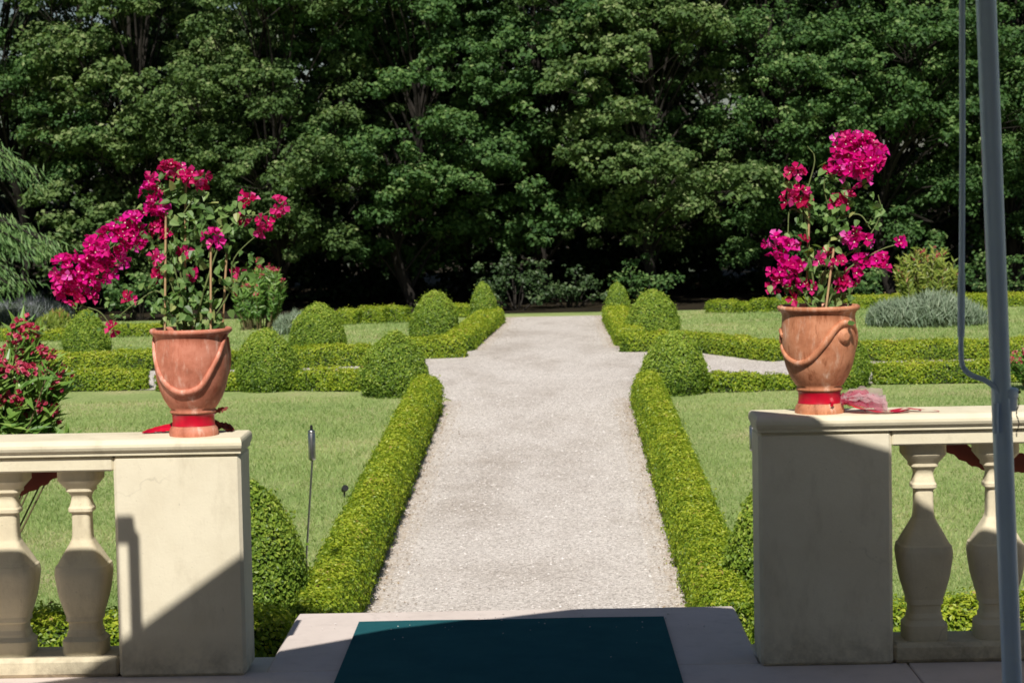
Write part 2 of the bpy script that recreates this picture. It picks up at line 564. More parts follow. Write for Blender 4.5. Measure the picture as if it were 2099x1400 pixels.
def leaves(g, P, Nrm, size, aspect=0.6, jit=0.6, mat=0, tint=None, axis=None, ajit=1.0, fold=0.15, sj=0.3):
    """one folded kite-shaped face pair per point"""
    n = len(P)
    if n == 0:
        return
    nn = unit(Nrm + rng.normal(0, jit, (n, 3)))
    ax = rng.normal(0, 1, (n, 3)) * ajit + (0 if axis is None else axis)
    ax = unit(ax - nn * np.sum(ax * nn, 1, keepdims=True))
    bi = np.cross(nn, ax)
    s = (size * (1 + rng.uniform(-sj, sj, n)))[:, None] if np.isscalar(size) else size[:, None]
    w = s * aspect * 0.5
    v = np.stack([P - ax * s * 0.5, P + bi * w + nn * s * fold - ax * s * 0.05, P + ax * s * 0.5, P - bi * w + nn * s * fold - ax * s * 0.05], 1).reshape(-1, 3)
    k = np.arange(n)[:, None] * 4
    f = np.concatenate([k + np.array([[0, 1, 2]]), k + np.array([[0, 2, 3]])])
    t = np.clip(rng.normal(0.5, 0.2, n), 0, 1) if tint is None else tint
    g.add(v, f, mat, np.concatenate([t, t]))


def lump(P, s, seed=0.0):
    x, y, z = P[:, 0] * s + seed, P[:, 1] * s + seed * 1.7, P[:, 2] * s + seed * 0.6
    return (np.sin(x * 1.0 + 1.3 * np.sin(y * 0.9 + z)) + np.sin(y * 1.3 + 1.1 * np.sin(z * 1.1 + x * 0.7)) + np.sin(z * 1.2 + 1.2 * np.sin(x * 1.4))) / 3


# ------------------------------------------------------------------ the setting
def sheet(ys, xl, xr, dz, tint_edges=False, nx=2):
    g = Geo()
    v = []
    for y, a, b in zip(ys, xl, xr):
        for k in range(nx):
            v.append((a + (b - a) * k / (nx - 1), y, float(gz(y)) + dz))
    f, t = [], []
    for i in range(len(ys) - 1):
        for k in range(nx - 1):
            f.append((i * nx + k, i * nx + k + 1, (i + 1) * nx + k + 1, (i + 1) * nx + k))
            e = abs((k + 0.5) / (nx - 1) - 0.5) * 2
            t.append(max(0, (e - 0.72) / 0.28) if tint_edges else 0)
    g.add(v, f, 0, np.array(t))
    return g


struct(sheet([-300, 13.0 * S, 20 * S, 27 * S, CREST, 900], [-700] * 6, [700] * 6, 0.0), 'ground', 'lawn')
struct(sheet([45.6 * S, 900], [-500] * 2, [500] * 2, 0.006), 'woodland_floor', 'litter')

# path edges, from the hedge feet
pl = [gp(735, 1245), gp(912, 800)]
pr = [gp(1425, 1235), gp(1296, 800)]


def lerp_x(a, b, y):
    return a.x + (b.x - a.x) * (y - a.y) / (b.y - a.y)


fl, fr = [gp(955, 736), gp(1045, 650)], [gp(1272, 724), gp(1232, 648)]
ys = list(np.linspace(13.7 * S, 28.6 * S, 16))
struct(sheet(ys, [lerp_x(*pl, y) - .03 for y in ys], [lerp_x(*pr, y) + .03 for y in ys], 0.006, True, 25), 'gravel_path', 'gravel')
XN = np.array([gp(-500, 806).x, gp(98, 806).x, gp(500, 803).x, gp(738, 803).x, gp(1452, 803).x, gp(1690, 800).x, gp(1795, 788).x, gp(2600, 776).x])
YN = np.array([gp(-500, 806).y, gp(98, 803).y, gp(500, 803).y, gp(738, 803).y, gp(1452, 803).y, gp(1690, 800).y, gp(1795, 788).y, gp(2600, 776).y]) + .10
XF = np.array([gp(-500, 764).x, gp(480, 760).x, gp(757, 751).x, gp(955, 736).x, gp(1272, 724).x, gp(1420, 722).x, gp(1604, 744).x, gp(2600, 724).x])
YFAR = np.array([gp(-500, 764).y, gp(480, 760).y, gp(757, 751).y, 35.0 * S, 35.0 * S, gp(1420, 722).y, gp(1604, 744).y, gp(2600, 724).y]) + .1
near_edge = lambda x: np.interp(x, XN, YN)
g = Geo()
xx = np.linspace(-14, 14, 113)
y0 = np.where((xx > pl[1].x - .05) & (xx < pr[1].x + .05), 28.605 * S, near_edge(xx))
y1 = np.interp(xx, XF, YFAR)
V = []
for x, a, b in zip(xx, y0, y1):
    for k in range(9):
        y = a + (b - a) * k / 8
        V.append((x, y, float(gz(y)) + .006))
g.add(V, [(i * 9 + k, (i + 1) * 9 + k, (i + 1) * 9 + k + 1, i * 9 + k + 1) for i in range(112) for k in range(8)], 0, np.zeros(112 * 8))
struct(g, 'gravel_cross_path', 'gravel')
ys = list(np.linspace(35.0 * S + .105, 44.2 * S, 10))
struct(sheet(ys, [lerp_x(*fl, y) - .05 for y in ys], [lerp_x(*fr, y) + .05 for y in ys], 0.006, True, 25), 'gravel_path_beyond', 'gravel')

# loose stones on the near path
g = Geo()
SY_ = 13.68 * S
n = 9000
yy = rng.uniform(14.2 * S, 29 * S, n)
ll = np.array([lerp_x(*pl, y) for y in yy])
rr = np.array([lerp_x(*pr, y) for y in yy])
xx = ll + (rr - ll) * rng.uniform(0, 1, n)
P = np.stack([xx, yy, gz(yy) + 0.008], 1)
s = rng.uniform(0.0025, 0.006, n) * rng.choice([1, 1, 1, 1.6], n)
k_ = 70
P[:k_] = np.stack([rng.uniform(-.95, .75, k_), SY_ - np.abs(rng.normal(0, .35, k_)), np.full(k_, .003)], 1)
mm_ = (np.abs(P[:k_, 0] + .135) < .62) & (P[:k_, 1] < 13.4 * S)
P[:k_, 2] += np.where(mm_, .012, 0)
s[:k_] *= .55
o6 = np.array([(1, 0, 0), (0, 1, 0), (-1, 0, 0), (0, -1, 0), (0, 0, .7), (0, 0, -.5)], float)
f8 = np.array([(0, 1, 4), (1, 2, 4), (2, 3, 4), (3, 0, 4), (1, 0, 5), (2, 1, 5), (3, 2, 5), (0, 3, 5)])
ang = rng.uniform(0, 6.28, n)
sx, sy = s * rng.uniform(.7, 1.5, n), s * rng.uniform(.7, 1.2, n)
V = np.stack([P[:, None, 0] + o6[None, :, 0] * (sx * np.cos(ang))[:, None] - o6[None, :, 1] * (sy * np.sin(ang))[:, None],
              P[:, None, 1] + o6[None, :, 0] * (sx * np.sin(ang))[:, None] + o6[None, :, 1] * (sy * np.cos(ang))[:, None],
              P[:, None, 2] + o6[None, :, 2] * s[:, None]], 2)
g.add(V.reshape(-1, 3), (np.arange(n)[:, None, None] * 6 + f8[None]).reshape(-1, 3), 0, np.repeat(np.clip(rng.normal(.6, .25, n), 0, 1), 8))
tag(g.build('loose_gravel', 'pebble'), 'small pale loose stones on the gravel path', 'gravel', kind='stuff')

# terrace floor: big slabs with a joint at the line of the piers
g = Geo()
LINE = 12.02 * S
xs = [-9, -5.2, -2.6, -0.42, 1.3, 3.1, 5.5, 9]
yst = [-6, -4, -2, 0, 1.5, 3, 4.4, 5.7, 6.9, LINE]
for i in range(len(xs) - 1):
    for j in range(len(yst) - 1):
        box(g, xs[i] + .003, xs[i + 1] - .003, yst[j] + .003, yst[j + 1] - .003, -0.12, 0.0, 0, .004)
struct(g, 'terrace_floor', 'paving')
g = Geo()
box(g, -9, 9, -6, 12.5 * S, -0.7, -0.012, 0)
struct(g, 'terrace_base', 'kerb')
g = Geo()
SX0, SX1 = -1.02, 0.78
SY1 = 13.72 * S
box(g, SX0, SX1, LINE + .004, SY1, -0.115, -0.002, 0, .012)
struct(g, 'landing_slab', 'paving')
g = Geo()
box(g, SX0 + .05, SX1 + .0, 12.505 * S, SY1 - .03, -0.7, -0.118, 0)
box(g, 0.785, 1.25, 12.505 * S, 13.05 * S, -0.7, -0.07, 0)
struct(g, 'landing_steps', 'kerb')

# ribbed mat
g = Geo()
mv, mf = [], []
nx, ny = 13, 60
for j in range(ny + 1):
    for i in range(nx + 1):
        x = -0.745 + 1.22 * i / nx
        y = 9.4 * S + (13.33 - 9.4) * S * j / ny
        e = min(i, nx - i, 3, ny - j) / 3
        mv.append((x, y + .004 * math.sin(x * 9), 0.010 + 0.002 * math.sin(x * 7 + y * 2.3) * e))
for j in range(ny):
    for i in range(nx):
        k = j * (nx + 1) + i
        mf.append((k, k + 1, k + nx + 2, k + nx + 1))
g.add(mv, mf, 0, smooth=True)
skirt = [i for i in range(nx + 1)] + [j * (nx + 1) + nx for j in range(1, ny + 1)] + [ny * (nx + 1) + i for i in range(nx - 1, -1, -1)] + [j * (nx + 1) for j in range(ny - 1, 0, -1)]
top = [mv[i] for i in skirt]
low = [(x, y, 0.0005) for x, y, z in top]
m_ = len(top)
g.add(top + low, [(i, i + m_, (i + 1) % m_ + m_, (i + 1) % m_) for i in range(m_)])
tag(g.build('door_mat', 'mat', origin=(0, 11.4 * S, 0)), 'long dark teal ribbed mat on the stone landing between the piers', 'mat')

# ------------------------------------------------------------------ balustrades
YF = 11.93 * S
YM = YF + .1225
BAL_PROF = [(.083, 0), (.083, .055), (.066, .072), (.066, .082), (.060, .098), (.060, .125), (.068, .131), (.068, .150), (.074, .168), (.090, .225),
            (.099, .280), (.103, .318), (.099, .345), (.092, .352), (.070, .392), (.047, .432), (.038, .460), (.036, .545), (.048, .555),
            (.048, .567), (.043, .575), (.036, .606), (.045, .628), (.054, .634), (.054, .645), (.074, .668), (.082, .678), (.082, .720)]


def balustrade(label, side, x_in, x_out, top, bx, far):
    """pier from x_in (opening side) to x_out, then balusters at bx, out to far"""
    y0, y1 = YF, YF + .245
    root = thing('balustrade', label, 'balustrade', (x_in, YF + .12, 0))
    org = (x_in, YF + .12, 0)
    lo, hi = min(x_in, x_out), max(x_in, x_out)
    t = top - 0.058
    g = Geo()
    box(g, lo, hi, y0, y1, 0, t, 0, .012)
    g.build('pier', 'plaster', root, org)
    r0, r1 = (far, lo - .0005) if side < 0 else (hi + .0005, far)
    g = Geo()
    box(g, r0, r1, y0 + .004, y1 - .004, t - .055, t - .001, 0)
    g.build('rail', 'coping', root, org)
    # moulded coping: half-round lip over a small cove, mitred return at the inner end
    ov = 0.022
    prof = [(0, 0), (.010, .002), (.010, .012), (.016, .016), (.022, .022), (.026, .032), (.025, .042), (.019, .050), (.008, .056), (0, .058)]
    X0, X1 = (far, hi) if side < 0 else (lo, far)
    g = Geo()
    v, f = [], []
    k = len(prof)
    for (ex, exs) in ((X0, -1), (X1, 1)):
        inner = (exs > 0) == (side < 0)
        for yy_, ys_ in ((y0, -1), (y1, 1)):
            pp = prof
            for d, z in pp:
                e = d * (0.35 if inner else 0)
                v.append((ex + exs * e, yy_ + ys_ * d, t + z))
    A, B, C_, D_ = range(0, k), range(k, 2 * k), range(2 * k, 3 * k), range(3 * k, 4 * k)
    for i in range(k - 1):
        f += [(A[i], C_[i], C_[i + 1], A[i + 1]), (D_[i], B[i], B[i + 1], D_[i + 1]), (B[i], A[i], A[i + 1], B[i + 1]), (C_[i], D_[i], D_[i + 1], C_[i + 1])]
    f += [(A[k - 1], C_[k - 1], D_[k - 1], B[k - 1]), (A[0], B[0], D_[0], C_[0])]
    g.add(v, f)
    g.build('coping', 'coping', root, org)
    g = Geo()
    box(g, r0, r1, y0 + .01, y1 - .01, 0, .072, 0, .015)
    g.build('plinth', 'baluster', root, org)
    h = (t - .055) - .072
    for x in bx:
        g = Geo()
        sc = h / .720
        zs_, rs_ = [], []
        for q in range(len(BAL_PROF) - 1):
            (r_a, z_a), (r_b, z_b) = BAL_PROF[q], BAL_PROF[q + 1]
            zs_ += [z_a * sc]
            rs_ += [r_a]
        zs_.append(BAL_PROF[-1][1] * sc)
        rs_.append(BAL_PROF[-1][0])
        # round the belly and the neck between the crisp mouldings
        belly = smooth_path([(rs_[q], zs_[q], 0) for q in range(8, 13)], 5)
        waist = smooth_path([(rs_[q], zs_[q], 0) for q in range(13, 18)], 5)
        neck = smooth_path([(rs_[q], zs_[q], 0) for q in range(20, 23)], 5)
        prof = [(rs_[q], zs_[q]) for q in range(8)] + [tuple(q[:2]) for q in belly] + [tuple(q[:2]) for q in waist] + [(rs_[18], zs_[18]), (rs_[19], zs_[19])] + [tuple(q[:2]) for q in neck] + [(rs_[q], zs_[q]) for q in range(23, 28)]
        n_ = 40
        t_ = np.arange(n_) * 2 * math.pi / n_
        ex = 0.42
        plan = np.stack([np.sign(np.cos(t_)) * np.abs(np.cos(t_)) ** ex, np.sign(np.sin(t_)) * np.abs(np.sin(t_)) ** ex], 1)
        V = np.concatenate([np.concatenate([plan * r_a * .95 + np.array([x, YM]), np.full((n_, 1), .072 + z_a)], 1) for r_a, z_a in prof])
        F = [(a * n_ + b, a * n_ + (b + 1) % n_, (a + 1) * n_ + (b + 1) % n_, (a + 1) * n_ + b) for a in range(len(prof) - 1) for b in range(n_)]
        g.add(V, F)
        g.build('baluster', 'baluster', root, org)
    return root


Lt = at(500, 897, YF - .01).z
Rt = at(1560, 855, YF - .01).z
LX1, LX0 = at(505, 1372, YF).x, at(245, 1380, YF).x
RX0, RX1 = at(1560, 1360, YF).x, at(1832, 1345, YF).x
lb = [at(172, 1150, YM).x, at(22, 1150, YM).x]
dxl = lb[0] - lb[1]
lb += [lb[1] - dxl * k for k in range(1, 9)]
rb = [at(1893, 1150, YM).x, at(2041, 1150, YM).x]
dxr = rb[1] - rb[0]
rb += [rb[1] + dxr * k for k in range(1, 9)]
print('tops', Lt, Rt, 'piers', LX0, LX1, RX0, RX1, 'bal', lb[:2], rb[:2])
balustrade('sunlit cream balustrade with end pier carrying the left pot of bougainvillea', -1, LX1, LX0, Lt, lb, lb[-1] - .2)
balustrade('shaded cream balustrade with end pier carrying the right pot of bougainvillea', 1, RX0, RX1, Rt, rb, rb[-1] + .2)


# ------------------------------------------------------------------ flower pots
def pot(label, px, y_base, z0, matname, medal, seed):
    Y = YM - .01
    c = at(px, y_base, Y)
    c.z = z0
    K = Y / FPX  # metres per photo pixel here
    org = (c.x, Y, z0)
    root = thing('flower_pot', label, 'flower pot', org, 'terracotta pots on the balustrade piers')
    pr_ = [(50, 0), (51, 5), (49, 14), (43, 22), (41, 28), (41, 42), (43, 46), (47, 47), (48, 51), (45, 54), (50, 60), (60, 76), (68, 96), (73, 116), (76, 140), (77, 160),
           (75.5, 184), (74.5, 196), (75, 203), (77.5, 208), (82, 211), (84.5, 214.5), (84, 219), (81, 221), (75, 219), (71.5, 210), (70, 190)]
    g = Geo()
    lathe(g, [(r * K, z * K) for r, z in pr_], (c.x, Y, z0), 48, cap=False)
    body = g.build('pot_body', matname, root, org)
    g = Geo()
    lathe(g, [(70 * K, 200 * K), (35 * K, 204 * K), (0.1 * K, 207 * K)], (c.x, Y, z0), 32, cap=False)
    g.build('potting_soil', 'soil', root, org)

    def surf(a, z):  # point on the pot surface at angle a (0 = towards camera), height z in pot px
        zz = [q[1] for q in pr_[:17]]
        rr_ = [q[0] for q in pr_[:17]]
        r = float(np.interp(z, zz, rr_)) * K
        return np.array([c.x + math.sin(a) * r, Y - math.cos(a) * r, z0 + z * K])
    # garland of rolled clay, as measured on the side seen, continued round the back
    def onpot(x, y):
        z_ = y_base - y
        zz = [q[1] for q in pr_[:17]]
        rr_ = [q[0] for q in pr_[:17]]
        rad = float(np.interp(z_, zz, rr_))
        return math.asin(max(-1, min(1, (x - px) / (rad + .5)))), z_
    if medal:
        lines = [[(1600, 690), (1603, 715), (1612, 738), (1632, 749), (1656, 738), (1684, 706), (1702, 682), (1722, 668), (1742, 672), (1752, 688), (1755, 705)]]
        back = [[(1.45, 150), (2.2, 100), (3.0, 130), (3.7, 165), (4.5, 170), (4.9, 160)]]
    else:
        lines = [[(320, 694), (327, 730), (345, 780), (372, 803), (396, 806), (425, 795), (450, 755), (466, 715), (472, 692)]]
        back = [[(1.5, 200), (2.0, 125), (2.6, 98), (3.2, 100), (3.8, 130), (4.3, 170), (4.75, 200)]]
    ptsets = [[onpot(*q) for q in ln] for ln in lines] + back
    for ln in ptsets:
        dense = smooth_path([(a, z, 0) for a, z in ln], 5)
        pts = [surf(a, z) for a, z, _ in dense]
        m = len(pts)
        g = Geo()
        tube(g, pts, [0.0105 * (0.62 + 0.5 * math.sin(math.pi * q / (m - 1))) for q in range(m)], 10)
        g.build('garland', matname, body, org)
    if medal:
        a1 = onpot(1724, 695)[0]
        p = surf(a1, y_base - 695)
        nrm = np.array([math.sin(a1), -math.cos(a1), 0])
        u = np.array([math.cos(a1), math.sin(a1), 0])
        g = Geo()
        v = [p + nrm * .013]
        for rr2, d in [(.5, .012), (.85, .008), (1.0, .003), (1.15, -.006)]:
            for k in range(20):
                t = k * 2 * math.pi / 20
                v.append(p + nrm * d + u * (math.cos(t) * rr2 * .026) + np.array([0, 0, math.sin(t) * rr2 * .026]))
        g.add(v, [(1 + q * 20 + k, 1 + (q + 1) * 20 + k, 1 + (q + 1) * 20 + (k + 1) % 20, 1 + q * 20 + (k + 1) % 20) for q in range(3) for k in range(20)], smooth=True)
        g.add(v, [(0, 1 + k, 1 + (k + 1) % 20) for k in range(20)], smooth=True)
        g.build('medallion', matname, body, org)
    # ribbon round the foot
    g = Geo()
    lathe(g, [(44.5 * K, 21 * K), (43.5 * K, 24 * K), (43 * K, 33 * K), (43.5 * K, 43 * K), (45 * K, 45 * K)], (c.x, Y, z0), 40, cap=False)
    rb_ = g.build('ribbon', 'ribbon', root, org)
    return root, c


def strip(g, pts, w, mat=0, tint=None, up=None, wob=0.0):
    p = smooth_path(pts, 8)
    n = len(p)
    v = []
    for i in range(n):
        d = p[min(i + 1, n - 1)] - p[max(i - 1, 0)]
        d /= np.linalg.norm(d) + 1e-9
        a = np.cross(d, np.array(up if up is not None else (0, 0, 1.0)))
        a /= np.linalg.norm(a) + 1e-9
        wi = w * (1 + wob * math.sin(i * 1.7))
        tilt = np.array([0, 0, wob * .02 * math.sin(i * .9)])
        v += [p[i] - a * wi / 2, p[i] + tilt * .5, p[i] + a * wi / 2 + tilt]
    f = [(i * 3 + k, i * 3 + k + 1, i * 3 + 4 + k, i * 3 + 3 + k) for i in range(n - 1) for k in (0, 1)]
    g.add(v, f, mat, smooth=True)


rootL, cL = pot('pinkish terracotta pot with swag relief and red ribbon on the sunlit left pier', 398, 900, Lt, 'terra_pink', False, 1)
rootR, cR = pot('orange terracotta pot with round medallion and pink tulle bow on the right pier', 1680, 855, Rt, 'terra_orange', True, 2)

# red cloth lying on the coping behind the left pot
def cloth(g, pts_a, pts_b, n=9, rough=.006, tint=.5):
    """crumpled sheet between two edge curves"""
    A, B = smooth_path(pts_a, 6), smooth_path(pts_b, 6)
    m = len(A)
    V = []
    for k in range(n):
        t = k / (n - 1)
        row = A * (1 - t) + B * t
        row = row + rng.normal(0, rough, (m, 3)) * np.array([.5, .7, 1])
        V.append(row)
    V = np.concatenate(V)
    F = [(k * m + i, k * m + i + 1, (k + 1) * m + i + 1, (k + 1) * m + i) for k in range(n - 1) for i in range(m - 1)]
    g.add(V, F, 0, np.full(len(F), tint), smooth=True)


z = Lt
g = Geo()
cloth(g, [(cL.x - .20, YM + .09, z + .006), (cL.x - .12, YM + .1, z + .030), (cL.x - .05, YM + .1, z + .046)],
      [(cL.x - .20, YM + .05, z + .005), (cL.x - .12, YM + .06, z + .008), (cL.x - .05, YM + .06, z + .010)], 9, .0022)
g.build('ribbon_bow', 'ribbon', rootL, tuple(rootL.location))
g = Geo()
cloth(g, [(cL.x + .04, YM + .09, z + .05), (cL.x + .09, YM + .10, z + .034), (cL.x + .13, YM + .1, z + .008)],
      [(cL.x + .04, YM + .06, z + .008), (cL.x + .09, YM + .06, z + .008), (cL.x + .13, YM + .07, z + .004)])
g.build('ribbon_bow', 'swag', rootL, tuple(rootL.location))
g = Geo()
cloth(g, [(cL.x + .07, YM, z + .082), (cL.x + .10, YM, z + .098), (cL.x + .125, YM, z + .095)], [(cL.x + .07, YM, z + .072), (cL.x + .10, YM - .01, z + .083), (cL.x + .12, YM - .02, z + .088)], 4, .003)
g.build('ribbon_tail', 'swag', rootL, tuple(rootL.location))
# tulle bow and ribbon tails beside the right pot
z = Rt
g = Geo()
for k in range(16):
    a = rng.uniform(-.2, .4)
    L = rng.uniform(.06, .19)
    w = rng.uniform(.012, .03)
    y_ = YM - .04 + rng.uniform(-.03, .05)
    s0 = np.array([cR.x + .072, y_, z + .045 + .02 * a])
    e0 = s0 + np.array([L * math.cos(a), rng.uniform(-.03, .04), L * math.sin(a) * .42 - .025 * (L / .1) * (1 - a)])
    e0[2] = max(e0[2], z + .02)
    up = np.array([0, .2, 1]) * w
    cloth(g, [s0 + up * .4, (s0 + e0) / 2 + up * .9 + np.array([0, 0, .008]), e0 + up], [s0 - up * .4, (s0 + e0) / 2 - up * .5 + np.array([0, 0, .006]), np.maximum(e0 - up * .9, [-9, -9, z + .004])], 7, .0035, float(np.clip((L - .06) / .10 + rng.normal(0, .15), 0, 1)))
g.build('tulle_bow', 'tulle', rootR, tuple(rootR.location))
g = Geo()
for k, (dy, L) in enumerate(((-.02, .42), (.01, .36), (-.04, .27))):
    strip(g, [(cR.x + .08, YM - .06, z + .04), (cR.x + .15, YM - .05 + dy, z + .016), (cR.x + .23, YM - .06 + dy, z + .006), (cR.x + .31, YM - .03 + dy, z + .012), (cR.x + L, YM - .05 + dy, z + .004)], .020, wob=.1)
strip(g, [(cR.x + .03, YM - .095, z + .060), (cR.x + .036, YM - .10, z + .045), (cR.x + .03, YM - .098, z + .030)], .010, up=(0, 1, 0))
g.build('ribbon_tail', 'ribbon', rootR, tuple(rootR.location))

# cloth swags hanging behind the balustrade rail
for pts, lab in (([(300, 912), (200, 935), (110, 965), (60, 992), (0, 1005), (-70, 1000), (-140, 970)], 'dark red sheer cloth swag hanging behind the sunlit left balusters'),
                 ([(1890, 880), (1950, 912), (2000, 940), (2050, 953), (2110, 950), (2170, 925)], 'dark red sheer cloth swag hanging behind the shaded right balusters')):
    P = [np.array(at(x, y, YM + 0.191)) for x, y in pts]
    g = Geo()
    strip(g, P, .06, up=(0, 1, .25), wob=.12)
    strip(g, [p + np.array([0, .02, .012]) for p in P], .05, up=(0, 1, -.5), wob=.2)
    m0 = np.mean(P, 0)
    tag(g.build('cloth_swag', 'swag', origin=tuple(m0)), lab, 'swag', 'red cloth swags behind the balusters')


# ------------------------------------------------------------------ bougainvillea
def bract_cluster(center, r, n, bs=0.024, flat=1.0):
    """n flowers, each of three papery bracts around a pale centre"""
    g = Geo()
    d = unit(rng.normal(0, 1, (n, 3)))
    rad = r * rng.uniform(.35, 1.0, n) ** .6
    P = np.asarray(center) + d * rad[:, None] * np.array([1, .7, .9 * flat])
    face = unit(d + np.array([-.1, -.6, .35]) + rng.normal(0, .35, (n, 3)))
    base_t = np.clip(rng.normal(.5, .22, n), 0, 1)
    for k in range(3):
        ref = unit(np.cross(face, rng.normal(0, 1, (n, 3)) if k == 0 else ref0))
        if k == 0:
            ref0 = ref
            u = ref
            w = np.cross(face, u)
        a = k * 2.094
        ax = u * math.cos(a) + w * math.sin(a)
        s = bs * rng.uniform(.8, 1.25, n)[:, None]
        side = np.cross(face, ax)
        b0 = P - face * s * .15
        tip = P + ax * s * 1.0 + face * s * .35
        l1 = P + ax * s * .5 + side * s * .48 + face * s * .45
        r1 = P + ax * s * .5 - side * s * .48 + face * s * .45
        m1 = P + ax * s * .5 + face * s * .12
        V = np.stack([b0, l1, tip, r1, m1], 1).reshape(-1, 3)
        i = np.arange(n)[:, None] * 5
        F = np.concatenate([i + np.array([[0, 4, 1]]), i + np.array([[4, 2, 1]]), i + np.array([[0, 3, 4]]), i + np.array([[4, 3, 2]])])
        t = np.clip(base_t + rng.normal(0, .12, n), 0, 1)
        g.add(V, F, 0, np.tile(t, 4))
    leaves(g, P + face * bs * .3, face, bs * .22, .9, .3, 1)
    return g


def bougainvillea(label, c, z0, canes, clusters, leafspots, stems, topz):
    org = (c.x, YM - .01, z0 + .24)
    root = thing('bougainvillea', label, 'plant', org, 'potted bougainvilleas')
    Y0 = YM - .01
    K = Y0 / FPX
    for (xa, ya, xb, yb, dy) in canes:
        g = Geo()
        p, q = at(xa, ya, Y0 + dy), at(xb, yb, Y0 + dy * .5)
        tube(g, [p, p.lerp(q, .33), p.lerp(q, .66), q], .0042, 8)
        g.build('cane', 'cane', root, org)
    P3 = lambda x, y, d=0: np.array(at(x, y, Y0 + d))
    g = Geo()
    for s in stems:
        pts = [P3(x, y, rng.normal(0, .012) if i else 0) for i, (x, y) in enumerate(s)]
        sp = smooth_path(pts, 6)
        tube(g, sp, np.linspace(.0042, .0016, len(sp)), 6)
    g.build('stems', 'green_stem', root, org)
    g = Geo()
    for (x, y, r, n, size) in leafspots:
        cc = P3(x, y)
        p = cc + rng.normal(0, r * K * .55, (n, 3)) * np.array([1, .8, 1])
        nr = np.tile(np.array([-.15, -.75, .55]), (n, 1))
        n_ = n
        # heart-shaped leaves: two rows of faces with a folded midrib
        nn = unit(nr + rng.normal(0, .55, (n_, 3)))
        ax = unit(rng.normal(0, .6, (n_, 3)) + np.array([0, -.1, -.7]))
        ax = unit(ax - nn * np.sum(ax * nn, 1, keepdims=True))
        sd = np.cross(nn, ax)
        s = (size * K * rng.uniform(.7, 1.25, n_))[:, None]
        V = np.stack([p - ax * s * .45, p - ax * s * .3 + sd * s * .34 + nn * s * .08, p + ax * s * .1 + sd * s * .30 + nn * s * .08, p + ax * s * .6,
                      p + ax * s * .1 - sd * s * .30 + nn * s * .08, p - ax * s * .3 - sd * s * .34 + nn * s * .08], 1).reshape(-1, 3)
        i = np.arange(n_)[:, None] * 6
        t = np.clip(rng.normal(.5, .25, n_), 0, 1)
        g.add(V, np.concatenate([i + np.array([[0, 1, 2, 3]]), i + np.array([[0, 3, 4, 5]])]), 0, np.concatenate([t, t]))
    g.build('leaves', 'boug_leaf', root, org)
    for (x, y, r, n, kind) in clusters:
        gg = bract_cluster(P3(x, y, rng.normal(0, .02)), r * 1.18 * K, max(2, int(n * 1.05)), 0.025)
        gg.build('flower_cluster', ['boug' if kind == 0 else 'boug_red', 'boug_centre'], root, org)
    return root


